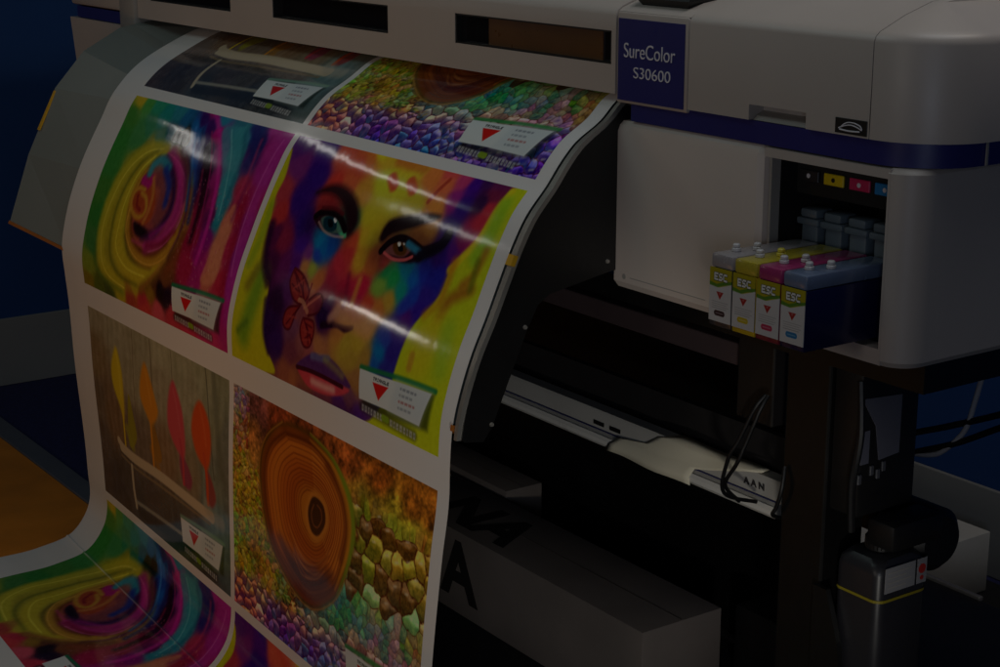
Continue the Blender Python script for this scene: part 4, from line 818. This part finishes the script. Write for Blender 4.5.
# ------------------------------------------------------------------ ink cartridges
def label_img(hexc):
    H, W = 156, 96; U, V = np.meshgrid((np.arange(W) + .5) / H, (np.arange(H) + .5) / H)
    im = np.empty((H, W, 3)); im[:] = (.86, .83, .82)
    y = np.array([.72, .66, .10])
    im[V < .36] = y
    paint(im, ('P', [(0, .36), (0, .27), (.2, .30), (.45, .22), (.62, .20), (.62, .26), (.4, .30), (.2, .37)], '5a8a2c', .02, 1, 0), U, V)
    paint(im, ('P', [(0, .40), (0, .34), (.25, .36), (.62, .25), (.62, .42), (0, .44)], 'dcd6d4', .02, 1, 0), U, V)
    for k, ch in enumerate('ESC'):
        b = bytes.fromhex(GLYPH[ch])
        for c_, e in (('2a2a24', .014), ('f2f0ea', .005)):
            for r in range(5):
                for q in range(5):
                    if b[r] >> (4 - q) & 1:
                        x0, y0 = .13 + k * .125 + q * .021, .09 + r * .027
                        paint(im, ('P', [(x0 - e, y0 - e), (x0 + .022 + e, y0 - e), (x0 + .022 + e, y0 + .028 + e), (x0 - e, y0 + .028 + e)], c_, .006, 1, 0), U, V)
    paint(im, ('P', [(.20, .44), (.40, .44), (.30, .58)], 'b02a28', .01, 1, 0), U, V)
    paint(im, ('P', [(.27, .455), (.33, .455), (.30, .50)], 'd8a0a0', .01, .6, 0), U, V)
    for k in range(4): paint(im, ('S', [(.08, .63 + k * .04), (.54 - .05 * (k % 2), .63 + k * .04)], .010, '8a8684', .006, .7), U, V)
    paint(im, ('S', [(.20, .84), (.40, .84)], .10, hexc, .012, 1), U, V)
    paint(im, ('S', [(.20, .84), (.40, .84)], .02, 'e0dcdc', .01, .5), U, V)
    return im
CART = [('black', '3a3638', 'b9b0b2', '3b2026', 'grey topped ink cartridge with dark pill on its label, beside the white door'),
        ('yellow', 'c8a418', 'd8c440', 'd8b81c', 'yellow ink cartridge with yellow pill on its label'),
        ('magenta', '7a1c30', 'c0427e', 'c83058', 'magenta ink cartridge with red pink pill on its label'),
        ('cyan', '141440', '7d8cab', '1d78b0', 'blue ink cartridge with dark navy side and cyan pill on its label')]
for k, (cn, body, lid, pill, lab) in enumerate(CART):
    x0 = -.236 + .049 * k; x1 = x0 + .0475
    c = thing('ink_cartridge', (x0 + .024, 0, .9755), lab, 'ink cartridge', 'ink cartridges in the printer bay')
    bm = B(); box(bm, x0, x1, -.118, .055, .9755, 1.0615, .002); obj('tank', bm, mat('tank_' + cn, body, .25, coat=.3), c, 40)
    bm = B(); box(bm, x0 + .0006, x1 - .0006, -.1174, .0545, 1.0618, 1.083, .004); ld = obj('lid', bm, mat('lid_' + cn, lid, .25, trans=.35, coat=.3), c, 40)
    for y in (-.085, -.055):
        bm = B(); xx_ = x0 + .018 + (.012 if y > -.07 else 0)
        cyl(bm, (xx_, y, 1.0832), (xx_, y, 1.0885), .0068, n=16, bev=.001); cyl(bm, (xx_, y, 1.0885), (xx_, y, 1.0945), .0055, n=16, bev=.0015)
        obj('cap', bm, mat('cap_' + cn, 'd8c840' if cn == 'yellow' and y > -.07 else 'c8c4c4', .35), ld, 40)
    me = bpy.data.meshes.new('label')
    me.from_pydata([(x0 + .0008, -.1192, .9835), (x1 - .0008, -.1192, .9835), (x1 - .0008, -.1192, 1.0625), (x0 + .0008, -.1192, 1.0625), (x0 + .0008, -.1182, .9835), (x1 - .0008, -.1182, .9835), (x1 - .0008, -.1182, 1.0625), (x0 + .0008, -.1182, 1.0625)], [], [(0, 1, 2, 3), (4, 7, 6, 5), (0, 4, 5, 1), (2, 6, 7, 3), (1, 5, 6, 2), (0, 3, 7, 4)])
    u = me.uv_layers.new(name='UVMap')
    for p in me.polygons:
        for li_ in p.loop_indices:
            i = me.loops[li_].vertex_index % 4; u.data[li_].uv = ((0, 0), (1, 0), (1, 1), (0, 1))[i]
    for v in me.vertices: v.co -= c.location
    me.materials.append(image_mat('label_' + cn, label_img(pill), .8, .4))
    o = bpy.data.objects.new('label', me); col.objects.link(o); o.parent = c

# ------------------------------------------------------------------ waste ink bottle
bt = thing('waste_ink_bottle', (-.12, .16, .05), 'grey plastic waste ink bottle with yellow band and white label beside the black leg', 'bottle')
def rr(x0, x1, y0, y1, r, z): return [(x, y, z) for x, y in arc(x1 - r, y0 + r, r, -90, 0, 5) + arc(x1 - r, y1 - r, r, 0, 90, 5) + arc(x0 + r, y1 - r, r, 90, 180, 5) + arc(x0 + r, y0 + r, r, 180, 270, 5)]
bm = B(); rings(bm, [rr(-.160, -.078, .108, .202, .012, .28), rr(-.168, -.0745, .10, .21, .016, .30), rr(-.168, -.0745, .10, .21, .016, .575), rr(-.166, -.077, .102, .208, .018, .588), rr(-.158, -.086, .112, .20, .02, .598)])
obj('bottle_body', bm, BOTTLE, bt, 40)
bm = B(); cyl(bm, (-.125, .155, .598), (-.125, .155, .622), .024, n=24, bev=.003)
for k in range(24): 
    a_ = k * math.pi / 12; box(bm, -.125 + .0235 * math.cos(a_) - .001, -.125 + .0235 * math.cos(a_) + .001, .155 + .0235 * math.sin(a_) - .001, .155 + .0235 * math.sin(a_) + .001, .602, .619)
obj('bottle_cap', bm, BLACK, bt, 40)
bm = B(); rings(bm, [rr(-.1692, -.0733, .0988, .2112, .016, z) for z in (.534, .5385)], cap=False); obj('yellow_band', bm, YEL, bt)
bm = B(); box(bm, -.0742, -.0732, .112, .178, .549, .590); lb = obj('bottle_label', bm, LABELW, bt)
for k in range(4):
    bm = B(); box(bm, -.0733, -.0728, .118, .170 - .012 * (k % 2), .580 - k * .008, .582 - k * .008); obj('label_line', bm, GREYW, lb)
bm = B(); box(bm, -.0742, -.0732, .183, .204, .549, .590); l2 = obj('bottle_label', bm, LABELW, bt)
bm = B(); cyl(bm, (-.0733, .1935, .573), (-.0727, .1935, .573), .008, n=16); cyl(bm, (-.0733, .1935, .558), (-.0727, .1935, .558), .004, n=12); obj('red_symbol', bm, REDM, l2)
bm = B(); box(bm, -.17, -.07, .09, .22, .26, .281); box(bm, -.196, -.17, .12, .18, .26, .33); obj('bottle_bracket', bm, BLACKM, bt)

# ------------------------------------------------------------------ cartons on the floor
TAPE = mat('flap_joint_board', '625852', .8)
def carton(name, x0, x1, y0, y1, h, label):
    c = thing(name, ((x0 + x1) / 2, (y0 + y1) / 2, 0), label, 'cardboard box', 'cardboard boxes under the printer')
    bm = B(); box(bm, x0, x1, y0, y1, .002, h, .002, 2); obj('carton', bm, CARTON, c, 40)
    bm = B(); box(bm, x0 + .004, x1 - .003, (y0 + y1) / 2 - .0012, (y0 + y1) / 2 + .0012, h - .001, h + .0005); obj('flap_joint', bm, TAPE, c)
    return c
c1 = carton('cardboard_box', -2.25, -.755, .208, .412, .20, 'long low cardboard box with large black letters on the floor, nearest the camera')
text_mesh('black_lettering', 'NA', .17, CARTINK, c1, (-1.56, .240, .2008), (1, 0, 0), (0, 1, 0), bold=.007, width=.30)
text_mesh('black_lettering', 'A', .185, CARTINK, c1, (-1.47, .2072, .045), (1, 0, 0), (0, 0, 1), bold=.006, width=.15)
carton('cardboard_box', -2.25, -1.52, .425, .53, .212, 'lower seen cardboard box behind the lettered one, its end in shadow')

# ------------------------------------------------------------------ paper draped over the rail
bm = B()
sp = [((-.862, -.617), .195, .545), ((-.855, -.622), .196, .560), ((-.838, -.618), .205, .574), ((-.765, -.575), .211, .582), ((-.735, -.50), .2165, .602), ((-.702, -.462), .222, .6095), ((-.69, -.46), .24, .612)]
Vs = []
for (a, b), y, z in sp:
    Vs.append([bm.verts.new((a + (b - a) * t, y - .0015 - .002 * math.sin(t * 7 + z * 40), z + .0015 * math.sin(t * 9))) for t in np.linspace(0, 1, 14)])
for a, b in zip(Vs, Vs[1:]):
    for i in range(13): bm.faces.new((a[i], a[i + 1], b[i + 1], b[i]))
ps = obj('paper_scrap', bm, PAPERW, None, 60)
s = ps.modifiers.new('thickness', 'SOLIDIFY'); s.thickness = .0008; s.offset = 1
tag(ps, 'torn cream paper piece draped over the steel rail', 'paper')

# ------------------------------------------------------------------ cables
def cable(name, pts, r, m, label):
    bm = B(); tube(bm, pts, r); tag(obj(name, bm, m, None, 60), label, 'cable')
bm = B(); tube(bm, [(-.345, .11, .80), (-.354, .095, .777), (-.377, .085, .72), (-.397, .08, .68), (-.425, .10, .61), (-.43, .18, .575)], .0035)
tube(bm, [(-.340, .11, .80), (-.343, .095, .775), (-.360, .085, .72), (-.375, .08, .68), (-.412, .09, .63), (-.43, .14, .585)], .0035)
tube(bm, [(-.28, .095, .70), (-.275, .085, .665), (-.285, .085, .632), (-.297, .09, .612), (-.31, .14, .59)], .0035)
tag(obj('hanging_cable', bm, RUBBER, None, 60), 'black looped cable hanging in front of the steel rail', 'cable')
cable('power_cable', [(-.55, .58, .56), (-.478, .60, .602), (-.38, .60, .645), (-.267, .60, .697), (-.1, .6, .78)], .0062, RUBBER, 'upper black cable running across the blue wall')
cable('power_cable', [(-.55, .6, .53), (-.451, .60, .576), (-.36, .60, .618), (-.265, .60, .673), (-.1, .6, .77)], .0062, RUBBER, 'lower black cable below the other against the blue wall')
cable('signal_cable', [(-.24, .60, .84), (-.278, .6, .812), (-.306, .6, .769), (-.322, .6, .71), (-.340, .6, .649), (-.382, .6, .60), (-.415, .6, .581), (-.47, .6, .57)], .005, WCABLE, 'thin pale cable curving down in front of the blue wall')

# ------------------------------------------------------------------ things behind, right
wb = B(); box(wb, -1.7, -.800, .66, 1.285, .003, .15, .003); tag(obj('white_box', wb, mat('white_board', 'c8c4bc', .6, var=.05), None, 40), 'low white box on the floor before the skirting behind the printer', 'box')
ec = thing('equipment_case', (-.4, .9, 0), 'black equipment case with bright rim and two studs on the floor at the right', 'case')
bm = B(); box(bm, -.76, .35, .45, .87, .002, .20, .01); obj('case_body', bm, BLACK, ec, 40)
bm = B(); box(bm, -.755, -.485, .862, .874, .196, .206, .002); obj('case_rim', bm, STEEL, ec)
for x in (-.47, -.435): 
    bm = B(); cyl(bm, (x, .60, .20), (x, .60, .208), .006, n=10); obj('stud', bm, STEEL, ec)

# ------------------------------------------------------------------ setting
def struct(name, bm, m): return tag(obj(name, bm, m), kind='structure')
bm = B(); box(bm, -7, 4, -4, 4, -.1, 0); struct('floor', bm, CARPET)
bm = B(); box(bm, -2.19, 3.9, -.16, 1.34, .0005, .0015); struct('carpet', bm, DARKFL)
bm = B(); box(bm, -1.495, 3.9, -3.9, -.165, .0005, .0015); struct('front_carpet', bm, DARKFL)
bm = B(); box(bm, -6.9, -1.5, -3.9, -.215, .0005, .004); struct('wooden_floor', bm, WOOD)
bm = B(); box(bm, -6.9, -2.2, -.214, -.150, .0005, .009, .003); struct('threshold_strip', bm, mat('zinc_strip', '6a6c74', .45, metal=.3), )
def wall(x0, x1, y0, y1, label, side):
    w = thing('booth_wall', ((x0 + x1) / 2, (y0 + y1) / 2, 0), label, 'wall', 'blue walls of the booth')
    bm = B(); box(bm, x0, x1, y0, y1, .001, 3.2); obj('wall_panel', bm, WALLB, w)
    bm = B()
    if side == 'x': box(bm, x1, x1 + .012, y0, y1 - .012, .001, .224, .002)
    else: box(bm, x0, x1, y0 - .012, y0, .001, .215, .002)
    obj('skirting', bm, SKIRT, w)
wall(-3.90, -3.752, -.55, 1.36, 'blue wall with pale skirting at the left, beyond the platen', 'x')
wall(-3.75, 3.5, 1.372, 1.52, 'blue wall with pale skirting behind the printer, at the right', 'y')

# ------------------------------------------------------------------ light
w = bpy.data.worlds.new('World'); sc.world = w; w.use_nodes = True
w.node_tree.nodes['Background'].inputs[0].default_value = (.55, .62, .85, 1)
w.node_tree.nodes['Background'].inputs[1].default_value = .003
def spot(name, loc, to, ang, power, rgb, blend=.6):
    L = bpy.data.lights.new(name, 'SPOT'); L.energy = power; L.color = rgb; L.spot_size = math.radians(ang); L.spot_blend = blend; L.shadow_soft_size = .06
    o = bpy.data.objects.new(name, L); col.objects.link(o); o.location = loc
    o.rotation_euler = (Vector(to) - Vector(loc)).to_track_quat('-Z', 'Y').to_euler()
    return o
def area(name, loc, to, sx, sy, power, rgb):
    L = bpy.data.lights.new(name, 'AREA'); L.shape = 'RECTANGLE'; L.size = sx; L.size_y = sy; L.energy = power; L.color = rgb
    o = bpy.data.objects.new(name, L); col.objects.link(o); o.location = loc
    o.rotation_euler = (Vector(to) - Vector(loc)).to_track_quat('-Z', 'Y').to_euler()
    return o
area('hall_light', (-1.5, -1.2, 3.0), (-1.3, -.1, 1.0), 1.4, .9, 3.9, (.78, 1, .99))
area('front_light', (.2, -4.0, 1.8), (-.8, 0, .8), .8, .8, 6.2, (1, .91, .80))
area('side_light', (3.2, -3.0, 1.5), (-.6, .2, .5), 1.0, 1.0, 10, (.66, .78, 1))
area('printer_top_light', (.1, .2, 3.0), (-.2, .1, 1.4), .8, .8, 5.8, (.89, .95, 1))
area('low_warm_light', (-1.3, -1.7, .12), (-1.65, -.2, .75), .8, .5, 1.0, (1, .45, .10)).data.spread = math.radians(95)  # unseen lamp added to imitate warm bounce off the floor
area('back_hall_light', (.2, 1.05, 3.2), (-1.0, 1.25, .1), .8, .25, 5, (1, .88, .74))
spot('rail_fill_spot', (1.25, -1.25, .50), (-.85, .2, .53), 30, 25, (1, .96, .86))  # unseen narrow fill, added to brighten the rail, scrap and carton
CTR = (-1.2, -.2, 1.0)
area('spot_strip', (-3.6, -1.12, 2.40), CTR, .8, .035, .6, (1, .97, .92))
area('spot_strip', (-3.6, -1.85, 2.2), CTR, .45, .03, .3, (1, .97, .92))
area('spot_strip', (-3.6, -2.08, 1.48), CTR, .30, .04, .5, (1, .92, .82))
area('spot_strip', (-3.6, -.9, 1.62), CTR, .16, .02, .06, (1, .97, .92))

# ------------------------------------------------------------------ render settings
sc.view_settings.view_transform = 'Standard'; sc.view_settings.look = 'None'
sc.view_settings.exposure = 0; sc.view_settings.gamma = 1
sc.cycles.max_bounces = 8
